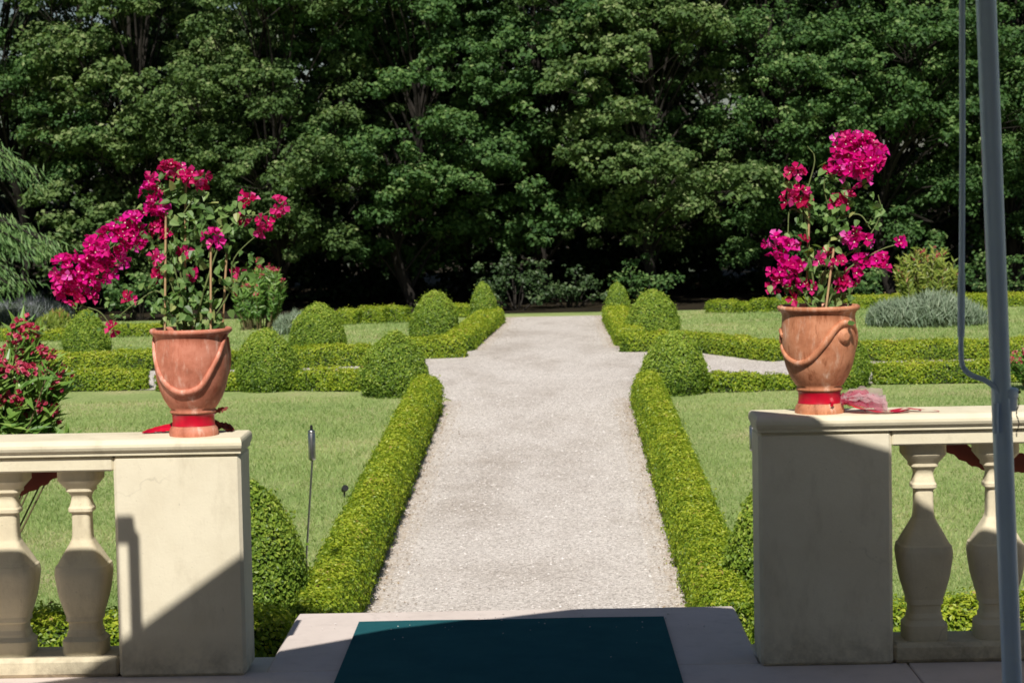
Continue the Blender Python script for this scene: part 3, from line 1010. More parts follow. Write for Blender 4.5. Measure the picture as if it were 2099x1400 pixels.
bougainvillea('wide bougainvillea in left pot with magenta blooms arching far to the left', cL, Lt,
    [(338, 690, 340, 420, -.02), (432, 690, 432, 500, -.03), (378, 690, 381, 350, .05), (455, 690, 466, 500, .05)],
    [(150, 565, 36, 30, 0), (190, 518, 34, 30, 0), (228, 492, 34, 30, 0), (262, 468, 26, 20, 0), (128, 592, 22, 12, 0), (170, 592, 26, 18, 0), (205, 548, 32, 24, 0),
     (128, 545, 22, 12, 0), (278, 452, 20, 12, 0), (287, 490, 16, 8, 0), (240, 525, 20, 9, 0), (310, 395, 17, 10, 0), (322, 420, 17, 10, 0), (305, 372, 12, 6, 0), (318, 440, 14, 6, 0), (340, 345, 12, 6, 1), (362, 350, 14, 8, 1),
     (392, 362, 16, 9, 1), (412, 368, 13, 7, 1), (437, 488, 17, 9, 0), (378, 513, 11, 5, 1), (320, 530, 9, 4, 1), (326, 562, 11, 5, 1), (395, 561, 9, 4, 1), (508, 410, 10, 4, 1),
     (497, 445, 9, 4, 1), (540, 456, 12, 5, 1), (570, 422, 13, 6, 1), (538, 472, 8, 3, 1), (232, 672, 7, 3, 1), (320, 470, 10, 5, 1), (265, 615, 9, 3, 1), (345, 480, 9, 3, 1), (150, 612, 14, 6, 1), (130, 570, 14, 6, 0), (490, 555, 8, 3, 1)],
    [(362, 370, 22, 12, 22), (352, 400, 30, 16, 22), (395, 410, 34, 18, 21), (430, 460, 36, 20, 23), (450, 445, 20, 8, 26), (380, 460, 40, 26, 20), (365, 500, 45, 28, 20), (425, 520, 40, 20, 21), (370, 560, 45, 30, 20), (420, 570, 45, 24, 22),
     (360, 610, 40, 30, 20), (410, 620, 40, 30, 22), (430, 630, 18, 8, 28), (395, 600, 20, 6, 26), (385, 655, 50, 34, 19), (350, 640, 30, 18, 18), (440, 650, 30, 14, 18), (500, 570, 18, 4, 30), (475, 590, 22, 7, 26), (495, 470, 24, 8, 18), (475, 440, 24, 8, 20), (520, 440, 20, 4, 14),
     (500, 530, 30, 12, 16), (300, 460, 30, 12, 16), (320, 500, 30, 16, 17), (270, 500, 30, 10, 14), (250, 560, 40, 10, 14), (160, 625, 12, 2, 24), (225, 640, 30, 12, 14), (255, 650, 25, 9, 13), (560, 430, 14, 4, 11), (330, 380, 18, 8, 17), (300, 600, 40, 14, 15), (330, 580, 30, 16, 17)],
    [[(385, 690), (370, 560), (350, 430), (365, 350), (410, 368)], [(380, 690), (360, 560), (330, 480), (270, 480), (190, 540), (130, 590)], [(375, 690), (330, 600), (280, 620), (230, 660)],
     [(395, 690), (420, 590), (460, 480), (500, 445), (540, 440), (575, 415)], [(400, 690), (440, 600), (475, 590), (500, 570)], [(390, 690), (400, 560), (430, 470), (508, 412)], [(345, 480), (375, 440), (400, 400)],
     [(260, 500), (220, 550), (160, 615), (205, 640), (230, 672)], [(410, 690), (470, 600), (480, 530), (540, 470)], [(385, 690), (345, 560), (318, 440), (306, 375)]], Lt)

bougainvillea('upright bougainvillea in right pot topped by one dense magenta flower head', cR, Rt,
    [(1692, 640, 1709, 510, -.03), (1652, 640, 1660, 400, .03)],
    [(1755, 318, 38, 44, 0), (1730, 300, 26, 20, 0), (1780, 330, 26, 20, 0), (1760, 355, 26, 18, 0), (1800, 312, 14, 7, 0), (1745, 290, 20, 10, 0), (1722, 335, 16, 8, 0), (1770, 290, 14, 7, 0), (1632, 352, 13, 7, 1), (1618, 404, 13, 7, 1), (1642, 405, 15, 9, 1), (1706, 410, 12, 5, 1), (1734, 408, 13, 7, 1),
     (1590, 500, 20, 12, 0), (1610, 512, 18, 9, 0), (1600, 562, 22, 14, 0), (1628, 545, 14, 7, 0), (1595, 585, 15, 7, 1), (1630, 588, 13, 6, 0), (1610, 540, 15, 7, 0), (1752, 488, 18, 11, 0), (1772, 492, 12, 5, 0), (1770, 538, 16, 9, 0), (1804, 535, 14, 7, 0), (1810, 548, 9, 3, 0),
     (1745, 566, 17, 9, 0), (1725, 580, 12, 5, 1), (1843, 497, 8, 3, 0), (1695, 350, 7, 3, 1), (1645, 500, 10, 3, 1), (1700, 530, 14, 5, 1), (1720, 540, 12, 4, 1), (1622, 610, 9, 3, 1), (1660, 590, 10, 3, 1), (1675, 530, 9, 3, 1)],
    [(1640, 385, 22, 9, 20), (1690, 365, 24, 10, 20), (1705, 390, 20, 8, 20), (1680, 420, 40, 16, 18), (1720, 430, 20, 5, 25), (1650, 450, 40, 14, 17), (1710, 460, 44, 16, 18), (1660, 520, 22, 8, 26), (1650, 540, 18, 6, 26), (1715, 548, 18, 5, 30), (1680, 560, 34, 14, 22),
     (1705, 600, 20, 6, 30), (1730, 600, 24, 8, 22), (1690, 620, 50, 24, 18), (1650, 620, 36, 16, 17), (1720, 490, 34, 12, 18), (1740, 440, 40, 10, 17), (1790, 450, 24, 5, 14), (1800, 430, 14, 4, 24), (1780, 512, 20, 6, 16), (1640, 580, 34, 12, 18), (1700, 510, 40, 14, 17), (1730, 380, 26, 10, 17), (1770, 380, 20, 5, 16), (1585, 600, 12, 3, 16)],
    [[(1683, 640), (1680, 560), (1705, 470), (1690, 370), (1740, 330)], [(1675, 640), (1660, 520), (1650, 420), (1670, 330), (1655, 300)], [(1690, 640), (1720, 540), (1770, 500), (1805, 440), (1800, 400)],
     [(1690, 640), (1730, 560), (1800, 515), (1843, 500)], [(1670, 640), (1630, 590), (1600, 520)], [(1685, 640), (1730, 640), (1745, 600), (1770, 545)], [(1680, 600), (1690, 560), (1708, 505)], [(1650, 440), (1620, 430), (1615, 480)], [(1710, 450), (1760, 440), (1785, 470)]], Rt)


# ------------------------------------------------------------------ clipped box hedges and topiary
HEDGE_Z = {}


def hedge(label, pts, width, height, leaf=0.02, cover=2.6, ragged=0.012, mat='box_leaf', group=None, seed=0.0, name='box_hedge', cat='hedge'):
    pts = [Vector((p[0], p[1], 0)) for p in pts]
    P = np.array([(p.x, p.y) for p in pts])
    seg = np.linalg.norm(np.diff(P, axis=0), axis=1)
    cum = np.concatenate([[0], np.cumsum(seg)])
    L = cum[-1]
    # cross-section: rounded box, sampled by arc length
    th = np.linspace(math.radians(-12), math.radians(192), 160)
    cx = np.sign(np.cos(th)) * np.abs(np.cos(th)) ** .5
    cz = np.where(np.sin(th) >= 0, np.abs(np.sin(th)) ** .5, np.sin(th))
    sx, sz = cx * width / 2, np.where(cz >= 0, .12 * height + cz * height * .88, .12 * height + cz * height * .5)
    sz = np.maximum(sz, 0.01)
    arc = np.concatenate([[0], np.cumsum(np.hypot(np.diff(sx), np.diff(sz)))])
    tx, tz = np.gradient(sx, arc + np.arange(160) * 1e-9), np.gradient(sz, arc + np.arange(160) * 1e-9)
    per = arc[-1]

    def place(t, lx, lz, nxs, nzs, nts):
        x = np.interp(t, cum, P[:, 0])
        y = np.interp(t, cum, P[:, 1])
        i = np.clip(np.searchsorted(cum, t, side='right') - 1, 0, len(seg) - 1)
        d = (P[1:] - P[:-1])[i] / seg[i][:, None]
        r = np.stack([d[:, 1], -d[:, 0]], 1)  # right-hand normal
        pos = np.stack([x + r[:, 0] * lx, y + r[:, 1] * lx, lz], 1)
        nrm = np.stack([r[:, 0] * nxs + d[:, 0] * nts, r[:, 1] * nxs + d[:, 1] * nts, nzs], 1)
        return pos, unit(nrm)

    n1 = int(L * per / (leaf * leaf * .33) * cover)
    t = rng.uniform(0, L, n1)
    s = rng.uniform(0, per, n1)
    lx, lz = np.interp(s, arc, sx), np.interp(s, arc, sz)
    nx_, nz_ = np.interp(s, arc, tz), -np.interp(s, arc, tx)
    e = np.minimum(t, L - t)
    er = width * .35
    k = np.clip(e / er, 0, 1)
    shrink = 1 - .22 * (1 - np.sqrt(np.clip(1 - (1 - k) ** 2, 0, 1)))
    nt = np.where(t < L / 2, -1, 1) * (1 - k) * .8
    A, NA = place(t, lx * shrink, lz * (1 - .5 * (1 - shrink)), nx_, nz_, nt)
    n2 = int(2 * width * height / (leaf * leaf * .33) * cover)
    u = rng.uniform(-1, 1, n2)
    zq = rng.uniform(.02, .93, n2)
    endp = rng.integers(0, 2, n2)
    B, NB = place(np.where(endp == 0, 0.0, L) + 0.0, u * width * .40, zq * height, u * .4, np.full(n2, .1), np.where(endp == 0, -1.0, 1.0))
    A, NA = np.concatenate([A, B]), np.concatenate([NA, NB])
    lm = lump(A, 9.0, seed) * .5 + lump(A, 23.0, seed + 3) * .5
    A = A + NA * (lm * ragged * 1.7 + rng.normal(0, ragged * .7, len(A)) + (rng.uniform(0, 1, len(A)) < .025) * rng.uniform(0, .035, len(A)))[:, None]
    A[:, 2] = np.maximum(A[:, 2], .005)
    tint = np.clip(.36 + .30 * NA[:, 2] + rng.normal(0, .17, len(A)) + .16 * lm, 0, 1)  # lighter tops and darker sides: sun and shade put into the tint
    base = gz(A[:, 1])
    A[:, 2] += base
    g = Geo()
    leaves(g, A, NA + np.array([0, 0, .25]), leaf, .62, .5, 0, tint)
    # solid interior, coloured dark for the shade between leaves
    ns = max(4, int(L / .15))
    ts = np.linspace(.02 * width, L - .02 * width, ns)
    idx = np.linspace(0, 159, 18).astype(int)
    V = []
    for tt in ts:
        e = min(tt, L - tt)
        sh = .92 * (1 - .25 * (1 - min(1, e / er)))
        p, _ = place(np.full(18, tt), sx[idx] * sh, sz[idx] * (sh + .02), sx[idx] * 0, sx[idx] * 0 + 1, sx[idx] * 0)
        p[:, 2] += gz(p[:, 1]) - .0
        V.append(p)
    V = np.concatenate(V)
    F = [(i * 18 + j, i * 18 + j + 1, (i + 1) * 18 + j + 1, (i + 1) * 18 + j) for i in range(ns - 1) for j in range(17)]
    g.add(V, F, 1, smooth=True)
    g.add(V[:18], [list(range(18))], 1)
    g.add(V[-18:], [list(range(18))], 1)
    m0 = A.mean(0)
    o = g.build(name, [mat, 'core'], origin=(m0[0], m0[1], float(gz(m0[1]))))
    tag(o, label, cat, group)
    return o


def topiary(label, c, dia, height, leaf=0.022, cover=2.6, group='clipped box domes', seed=0.0, point=1.0, skirt=.86):
    c = np.array(c)
    zz = np.linspace(0, 1, 120)
    z0 = .28
    q = np.where(zz < z0, skirt + (1 - skirt) * np.sin(np.clip(zz / z0, 0, 1) * math.pi / 2), np.clip(1 - ((zz - z0) / (1 - z0)) ** (1.9 * point), 0, 1) ** .65)
    sr, sz = q * dia / 2, zz * height
    sr[-1] = 0
    arc = np.concatenate([[0], np.cumsum(np.hypot(np.diff(sr), np.diff(sz)))])
    wgt = np.concatenate([[0], np.cumsum((sr[1:] + sr[:-1]) / 2 * np.diff(arc))])
    area = wgt[-1] * 2 * math.pi
    n = int(area / (leaf * leaf * .33) * cover)
    s = np.interp(rng.uniform(0, wgt[-1], n), wgt, arc)
    a = rng.uniform(0, 2 * math.pi, n)
    r, z = np.interp(s, arc, sr), np.interp(s, arc, sz)
    dr, dz = np.gradient(sr, arc + np.arange(120) * 1e-9), np.gradient(sz, arc + np.arange(120) * 1e-9)
    nr, nz = np.interp(s, arc, dz), -np.interp(s, arc, dr)
    A = np.stack([c[0] + r * np.cos(a), c[1] + r * np.sin(a), z], 1)
    NA = unit(np.stack([nr * np.cos(a), nr * np.sin(a), nz], 1))
    lm = lump(A, 7.0, seed) * .6 + lump(A, 24.0, seed + 3) * .4
    A = A + NA * (lm * dia * .052 + rng.normal(0, dia * .014, n) + (rng.uniform(0, 1, n) < .03) * rng.uniform(0, .045, n))[:, None]
    A[:, 2] = np.maximum(A[:, 2], .005)
    tint = np.clip(.36 + .28 * NA[:, 2] + rng.normal(0, .18, n) + .15 * lm, 0, 1)  # dome tops tinted lighter than the sides, light put into the colour
    A[:, 2] += c[2]
    g = Geo()
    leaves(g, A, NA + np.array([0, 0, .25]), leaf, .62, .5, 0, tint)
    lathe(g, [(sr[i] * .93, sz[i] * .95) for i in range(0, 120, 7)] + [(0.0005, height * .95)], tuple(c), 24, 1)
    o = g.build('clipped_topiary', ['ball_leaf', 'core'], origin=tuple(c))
    tag(o, label, 'topiary', group)
    return o


NEARH = .27
# edging of the near path
def off(p, dx):
    return (p.x + dx, p.y)


hw = .225
zt = NEARH
plh = [(lerp_x(*pl, y) - hw / 2 + .02, y) for y in (14.55 * S, 18 * S, 22 * S, 28.0 * S)]
prh = [(lerp_x(*pr, y) + hw / 2 - .02, y) for y in (14.5 * S, 18 * S, 22 * S, 28.0 * S)]
hedge('low box hedge edging the left side of the near gravel path', plh, hw, NEARH, .019, 2.6, .018, seed=1)
hedge('low box hedge edging the right side of the near gravel path', prh, hw, NEARH, .019, 2.6, .018, seed=2)
# hedges at the foot of the terrace wall
hedge('low box hedge below the left balustrade, running from the landing', [(-6.5, 14.25 * S), (-3.5, 14.25 * S), (plh[0][0] - hw / 2 + .02, 14.35 * S)], .42, .27, .024, 2.4, .025, seed=3)
hedge('low box hedge below the right balustrade, running from the landing', [(prh[0][0] + hw / 2 - .02, 14.35 * S), (3.5, 14.3 * S), (6.5, 14.3 * S)], .42, .26, .024, 2.4, .025, seed=4)


def dome(label, x0, x1, ytop, ybase, leaf, Y=None, seed=0, point=1.0, group='clipped box domes'):
    c = gp((x0 + x1) / 2, ybase)
    if Y:
        c = at((x0 + x1) / 2, ybase, Y)
        c.z = float(gz(Y))
    K = c.y / FPX
    w = (x1 - x0) * K
    zt = at((x0 + x1) / 2, ytop, c.y + w * .1).z
    c.y += w * .35
    c.x *= (c.y) / (c.y - w * .35)
    topiary(label, c, w, zt - c.z, leaf, seed=seed, point=point, group=group)


dome('box dome at far corner of the left near lawn, beside the path', 742, 878, 682, 816, .022, seed=1)
dome('box dome just right of the left terracotta pot, taller than wide', 486, 612, 674, 804, .022, seed=2)
dome('broad box dome behind the low hedge, left of the crossing', 595, 708, 624, 722, .022, Y=34.8 * S, seed=3)
dome('box dome left of the path beyond the crossing, behind the hedge corner', 840, 944, 598, 708, .022, Y=36.2 * S, seed=4)
dome('smallest box dome at the far end of the left path hedge', 964, 1018, 578, 652, .022, Y=42.0 * S, seed=5)
dome('pointed box dome far left, under the arching magenta blooms', 130, 228, 638, 738, .022, Y=35.3 * S, seed=6, point=.8)
dome('dark green box dome right behind the sunlit left pier', 400, 632, 985, 1170, .022, Y=15.0 * S, seed=7, point=.85)
dome('box dome at far corner of the right near lawn, beside the path', 1318, 1448, 680, 812, .022, seed=8)
dome('tall box dome right of the path beyond the crossing, behind the hedge corner', 1285, 1392, 595, 705, .022, Y=35.9 * S, seed=9)
dome('smallest box dome at the far end of the right path hedge', 1241, 1291, 578, 650, .022, Y=42.0 * S, seed=10)
dome('dark green box dome peeking out left of the shaded right pier', 1478, 1690, 985, 1190, .022, Y=15.2 * S, seed=11, point=.8)
dome('box dome mostly hidden behind the right terracotta pot', 1660, 1782, 672, 798, .022, seed=12)


def H2(label, pts, h_px, w, leaf=.024, seed=0, **k):
    """hedge through foot points given in the photograph's ground plane"""
    P = [gp(*p) for p in pts]
    P = [(p.x, p.y + w / 2) for p in P]
    Y = np.mean([p[1] for p in P])
    hedge(label, P, w, (h_px * .87) * Y / FPX, leaf, 2.4, .016, seed=seed, **k)


FG = 'low box hedges around the crossing'
# hedges facing the crossing from the near lawns
H2('low box hedge on near side of the crossing, between the two left domes', [(605, 802), (738, 803)], 47, .22, seed=11, group=FG)
H2('low box hedge on near side of the crossing, left of the pinkish pot', [(98, 804), (298, 800)], 46, .22, seed=12, group=FG)
H2('short end of box hedge right behind the pinkish pot, touching a dome', [(322, 803), (500, 803)], 40, .22, seed=13, group=FG)
H2('low ragged box hedge right of the right corner dome, by pale gravel', [(1452, 806), (1560, 803)], 42, .22, seed=14, group=FG)
H2('small gappy box hedge reaching behind the orange pot', [(1570, 802), (1690, 800)], 34, .18, seed=15, group=FG)
H2('long box hedge on near side of the crossing, right of the orange pot', [(1795, 789), (2350, 780)], 47, .24, seed=16, group=FG)
# far side of the crossing
H2('low box hedge on far side of the crossing, left of the path corner', [(838, 738), (950, 734)], 46, .24, seed=17, group=FG)
H2('low box hedge on far side of the crossing, below the broad left dome', [(600, 757), (757, 751)], 48, .24, seed=18, group=FG)
H2('low box hedge on far side of the crossing, crossing behind the pinkish pot', [(232, 762), (480, 760)], 44, .24, seed=19, group=FG)
H2('low box hedge on far side of the crossing, at the left edge', [(-200, 762), (226, 760)], 38, .24, seed=20, group=FG)
H2('curving box hedge on far side of the crossing, left of the orange pot', [(1275, 723), (1420, 722), (1520, 733), (1604, 744)], 44, .26, seed=21, group=FG)
H2('long straight box hedge on far side of the crossing, right of the orange pot', [(1700, 744), (2350, 730)], 42, .26, seed=22, group=FG)
# edging of the path beyond the crossing
fw = .30
hedge('low box hedge edging the left side of the far gravel path', [(lerp_x(*fl, y) - fw / 2, y) for y in (35.0 * S, 38 * S, 42.6 * S)], fw, .19, .024, 2.4, .016, seed=23)
hedge('low box hedge edging the right side of the far gravel path', [(lerp_x(*fr, y) + fw / 2, y) for y in (35.4 * S, 38 * S, 42.6 * S)], fw, .19, .024, 2.4, .016, seed=24)
# back borders
BG = 'box bushes along the back border'
for i, (x0, x1, yb, h) in enumerate(((690, 735, 666, 34), (738, 790, 664, 38), (792, 836, 662, 36))):
    H2(['rounded box bush at back border, next to the broad left dome', 'middle box bush at back border, left of the path', 'box bush at back border, nearest the left of the path'][i], [(x0, yb), (x1, yb)], h, .28, seed=30 + i, group=BG, name='box_bush', cat='bush')
for i, (x0, x1, yb, h) in enumerate(((1453, 1512, 642, 28), (1518, 1541, 642, 24), (1544, 1576, 641, 31), (1582, 1660, 640, 30))):
    H2(['yellow green box bush farthest left of the right back border', 'tiny round box bush, second along the right back border', 'small box bush, third along the right back border', 'box bush of the right back border, just left of the orange pot'][i], [(x0, yb), (x1, yb)], h, .22, seed=40 + i, group=BG, name='box_bush', cat='bush')
H2('low box hedge at back border behind the grey lavender', [(1735, 634), (2300, 627)], 28, .3, seed=45)
H2('low box hedge at back border behind the pointed far left dome', [(-120, 700), (130, 700)], 24, .3, seed=46)
H2('low box hedge at back border, seen below the magenta blooms', [(232, 692), (330, 690)], 26, .3, seed=47)
H2('small box bush beside the smallest left dome', [(925, 652), (962, 650)], 28, .25, seed=48, name='box_bush', cat='bush')


# ------------------------------------------------------------------ grass
def grass(name, label, regions, hgt, wid, clip=False):
    g = Geo()
    for (n, y0, y1, xf0, xf1) in regions:
        y = rng.uniform(y0, y1, n)
        x0, x1 = xf0(y), xf1(y)
        x = x0 + (x1 - x0) * rng.uniform(0, 1, n)
        if clip:
            ok = y < near_edge(x) + .02
            x, y, n = x[ok], y[ok], int(ok.sum())
        P = np.stack([x, y, gz(y)], 1)
        h = hgt * rng.uniform(.5, 1.3, n) * (1 + .35 * lump(P, 2.3))
        a = rng.uniform(0, 6.28, n)
        lean = rng.normal(0, .55, (n, 2)) * h[:, None]
        w = wid * rng.uniform(.7, 1.3, n)
        V = np.stack([P + np.stack([np.cos(a) * w, np.sin(a) * w, 0 * w], 1), P - np.stack([np.cos(a) * w, np.sin(a) * w, 0 * w], 1),
                      P + np.stack([lean[:, 0], lean[:, 1], h], 1)], 1).reshape(-1, 3)
        g.add(V, np.arange(n)[:, None] * 3 + np.array([[0, 1, 2]]), 0, np.clip(.44 + .26 * lump(P, 1.4, 5) + .16 * lump(P, 5.5, 2) + rng.normal(0, .2, n), 0, 1))
    tag(g.build(name, 'grass_blade'), label, 'grass', kind='stuff')


lx_ = lambda y: np.interp(y, [14.5 * S, 28 * S], [plh[0][0] - hw / 2, plh[-1][0] - hw / 2])
rx_ = lambda y: np.interp(y, [14.5 * S, 28 * S], [prh[0][0] + hw / 2, prh[-1][0] + hw / 2])
wide = lambda y: 0.162 / S * y + .35
grass('lawn_grass', 'short mown grass on the near lawns either side of the path',
      [(85000, 14.6 * S, 29.3 * S, lambda y: -wide(y), lx_), (70000, 14.6 * S, 29.3 * S, rx_, lambda y: wide(y) - .1)], .026, .0028, True)
grass('far_lawn_grass', 'paler mown grass on the lawns beyond the crossing',
      [(30000, 35.2 * S, 45 * S, lambda y: -wide(y), lambda y: np.full_like(y, fl[0].x - .3)), (30000, 35.2 * S, 45 * S, lambda y: np.full_like(y, fr[0].x + .3), lambda y: wide(y))], .03, .005)


# ------------------------------------------------------------------ dry leaves
M['dry_leaf'] = leafmat('dry leaves', [(0.0, (0.16, 0.095, 0.05)), (0.6, (0.30, 0.20, 0.11)), (1.0, (0.42, 0.33, 0.17))], 0.1, 0.8)
g = Geo()
n = 2000
yy = rng.uniform(14.3 * S, 28 * S, n)
sd_ = rng.integers(0, 2, n)
e_ = np.abs(rng.normal(0, .09, n))
ll = np.array([lerp_x(*pl, y) for y in yy])
rr = np.array([lerp_x(*pr, y) for y in yy])
xx = np.where(sd_ == 0, ll + e_, rr - e_)
far_n = 500
y2 = rng.uniform(35.3 * S, 44 * S, far_n)
x2 = np.array([lerp_x(*fl, y) + abs(rng.normal(0, .15)) if rng.uniform() < .5 else lerp_x(*fr, y) - abs(rng.normal(0, .15)) for y in y2])
xx, yy = np.concatenate([xx, x2]), np.concatenate([yy, y2])
P = np.stack([xx, yy, gz(yy) + .013], 1)
leaves(g, P, np.tile([0, 0, 1.0], (len(P), 1)), .014, .6, .25, 0)
tag(g.build('fallen_leaves', 'dry_leaf'), 'dry brown leaf litter along both edges of the gravel path', 'leaf litter', kind='stuff')


# ------------------------------------------------------------------ lavender, oleanders
def tuft_bush(name, label, c, rx, ry, h, n, mat, cat, L=.2, wd=.012, spread=.5, group=None):
    """a mound of upright narrow shoots"""
    c = np.array(c)
    a = rng.uniform(0, 6.28, n)
    r = np.sqrt(rng.uniform(0, 1, n))
    x, y = r * np.cos(a), r * np.sin(a)
    ht = h * np.sqrt(np.clip(1 - (r * .92) ** 2.6, 0, 1)) * (1 + .13 * lump(np.stack([x * rx, y * ry, 0 * x], 1), 7))
    tip = np.stack([c[0] + x * rx, c[1] + y * ry, c[2] + ht * rng.uniform(.45, 1.0, n) + .02], 1)
    d = unit(np.stack([x * spread + rng.normal(0, .3, n), y * spread + rng.normal(0, .3, n), np.full(n, 1.0)], 1))
    g = Geo()
    nr = unit(np.stack([rng.normal(0, .6, n), rng.normal(-.5, .6, n), rng.normal(.2, .4, n)], 1))
    leaves(g, tip - d * L * .5, nr, L, wd / L, .2, 0, np.clip(.15 + .5 * (tip[:, 2] - c[2]) / h + rng.normal(0, .2, n), 0, 1), axis=d * 3, ajit=.3, fold=.02)
    lathe(g, [(1.0, 0), (1.0, .0001)], (0, 0, 0), 3, 1, cap=False) if False else None
    # interior
    aa = np.linspace(0, 6.283, 20, endpoint=False)
    V, F = [], []
    for k, q in enumerate(np.linspace(0, 1, 7)):
        rr_ = math.sqrt(max(0, 1 - q ** 2)) * .9
        V.append(np.stack([c[0] + np.cos(aa) * rx * rr_, c[1] + np.sin(aa) * ry * rr_, np.full(20, c[2] + q * h * .78)], 1))
    F = [(i * 20 + j, i * 20 + (j + 1) % 20, (i + 1) * 20 + (j + 1) % 20, (i + 1) * 20 + j) for i in range(6) for j in range(20)]
    g.add(np.concatenate(V), F, 1, smooth=True)
    o = g.build(name, [mat, 'core'], origin=tuple(c))
    return tag(o, label, cat, group)


p = gp(1912, 672)
K = p.y / FPX
tuft_bush('lavender_bush', 'wide grey green lavender mound on the right back lawn', (p.x, p.y + .4, p.z), 128 * K, .45, 70 * K, 5200, 'lavender', 'lavender', .16, .014)
p = gp(45, 668)
K = p.y / FPX
tuft_bush('lavender_bush', 'bluish lavender mound at the left edge below the cedar', (p.x - .1, p.y + .5, p.z), 110 * K, .5, 58 * K, 4200, 'lavender2', 'lavender', .2, .012)
p = gp(592, 688)
K = p.y / FPX
tuft_bush('lavender_bush', 'small grey green bush between the left pot and the broad dome', (p.x, p.y + .3, p.z), 40 * K, .3, 48 * K, 1600, 'lavender', 'lavender', .14, .014)
p = gp(98, 700)
K = p.y / FPX
tuft_bush('lavender_bush', 'rounded olive green bush left of the pointed dome', (p.x, p.y + .3, p.z), 44 * K, .3, 62 * K, 1600, 'oleander_y', 'bush', .1, .02)


def oleander(label, c, rx, h, nst, leafL, mat, flowers, frange, seed, base_w=.3, nl=26, qmin=.2, zmin=-9, bx=0.0):
    c = np.array(c, float)
    root = thing('oleander', label, 'shrub', tuple(c), 'flowering oleanders')
    gs, gl, gfs = Geo(), Geo(), []
    for k in range(nst):
        a = rng.uniform(0, 6.28)
        r = math.sqrt(rng.uniform(0, 1))
        tip = c + np.array([math.cos(a) * rx * r, math.sin(a) * rx * r * .8, h * (1 - .22 * r ** 2) * rng.uniform(.74 if qmin > .5 else .62, 1.0)])
        if tip[2] < zmin + .02:
            continue
        b = c + np.array([bx + math.cos(a) * rx * r * base_w, math.sin(a) * rx * r * base_w, 0])
        mid = (b + tip) / 2 + np.array([math.cos(a), math.sin(a), 0]) * rx * .06
        pts = smooth_path([b, mid, tip], 5)
        tube(gs, pts, np.linspace(.007, .003, len(pts)) * (leafL / .11) ** .3, 5)
        m = nl
        q = rng.uniform(qmin, 1.0, m)
        ii = q * (len(pts) - 1)
        i0 = np.clip(ii.astype(int), 0, len(pts) - 2)
        pos = pts[i0] + (pts[i0 + 1] - pts[i0]) * (ii - i0)[:, None]
        keep = pos[:, 2] > zmin
        pos, q, m = pos[keep], q[keep], int(keep.sum())
        d = unit(tip - mid)
        ra = rng.uniform(0, 6.28, m)
        outw = np.stack([np.cos(ra), np.sin(ra), np.zeros(m)], 1)
        ax = unit(outw * rng.uniform(.4, 1.0, m)[:, None] + d * .9)
        nn = unit(np.cross(ax, np.cross(np.array([0, 0, 1.0]), ax)) * .7 + np.array([-.05, -.75, .25]) + rng.normal(0, .35, (m, 3)))
        leaves(gl, pos + ax * leafL * .5, nn, leafL, .21, .15, 0, np.clip(.25 + .4 * q + rng.normal(0, .2, m), 0, 1), axis=ax * 5, ajit=.1, fold=.03)
        if tip[2] > zmin + .14 and rng.uniform() < flowers:
            n = frange
            fp = tip + rng.normal(0, leafL * .16, (n, 3)) + np.array([0, -.01, leafL * .3])
            gf = Geo()
            gfs.append(gf)
            leaves(gf, np.repeat(fp, 3, 0), np.tile([0, -.6, .6], (n * 3, 1)), leafL * .22, .9, .8)
    gs.build('stems', 'stem', root, tuple(c))
    gl.build('leaves', mat, root, tuple(c))
    for gf in gfs:
        gf.build('flower_truss', 'ole_flower', root, tuple(c))
    return root


p = at(-10, 900, 13.4 * S)
oleander('dark pink flowering oleander rising behind the left balustrade', (p.x + .02, 13.6 * S, -.36), .25, 1.66, 100, .105, 'oleander', .9, 16, 1, nl=95, base_w=.12, qmin=.35, zmin=.66, bx=-.42)
p = gp(528, 676)
oleander('oleander with faded red blooms behind the right of the left pot', (p.x, p.y, p.z), .34, .86, 60, .10, 'oleander', .55, 12, 2, base_w=.6, nl=36)
p = gp(1915, 650)
oleander('yellowish oleander with red tips behind the grey lavender', (p.x, p.y + .5, p.z), .38, .88, 60, .10, 'oleander_y', .2, 6, 3, base_w=.55, nl=40)
p = gp(2120, 800)
oleander('dark pink oleander at the right edge behind the blue grey pole', (p.x, p.y, p.z), .22, .36, 30, .08, 'oleander', .8, 10, 4)


# ------------------------------------------------------------------ trees
def leafball(g, centers, radii, per, size, mat=0, flat=.6, bias=(0, -.25, .55), toff=0.0):
    m = len(centers)
    n = m * per
    C = np.repeat(centers, per, 0)
    Rr = np.repeat(radii, per)[:, None]
    d = unit(rng.normal(0, 1, (n, 3)))
    rad = rng.uniform(0, 1, n)[:, None] ** .45
    P = C + d * rad * Rr * np.array([1, 1, flat])
    up = d * .5 + np.array(bias)
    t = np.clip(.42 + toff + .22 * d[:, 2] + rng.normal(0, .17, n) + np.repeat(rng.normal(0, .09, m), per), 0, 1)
    leaves(g, P, up, size, .72, .45, mat, t, fold=.12)


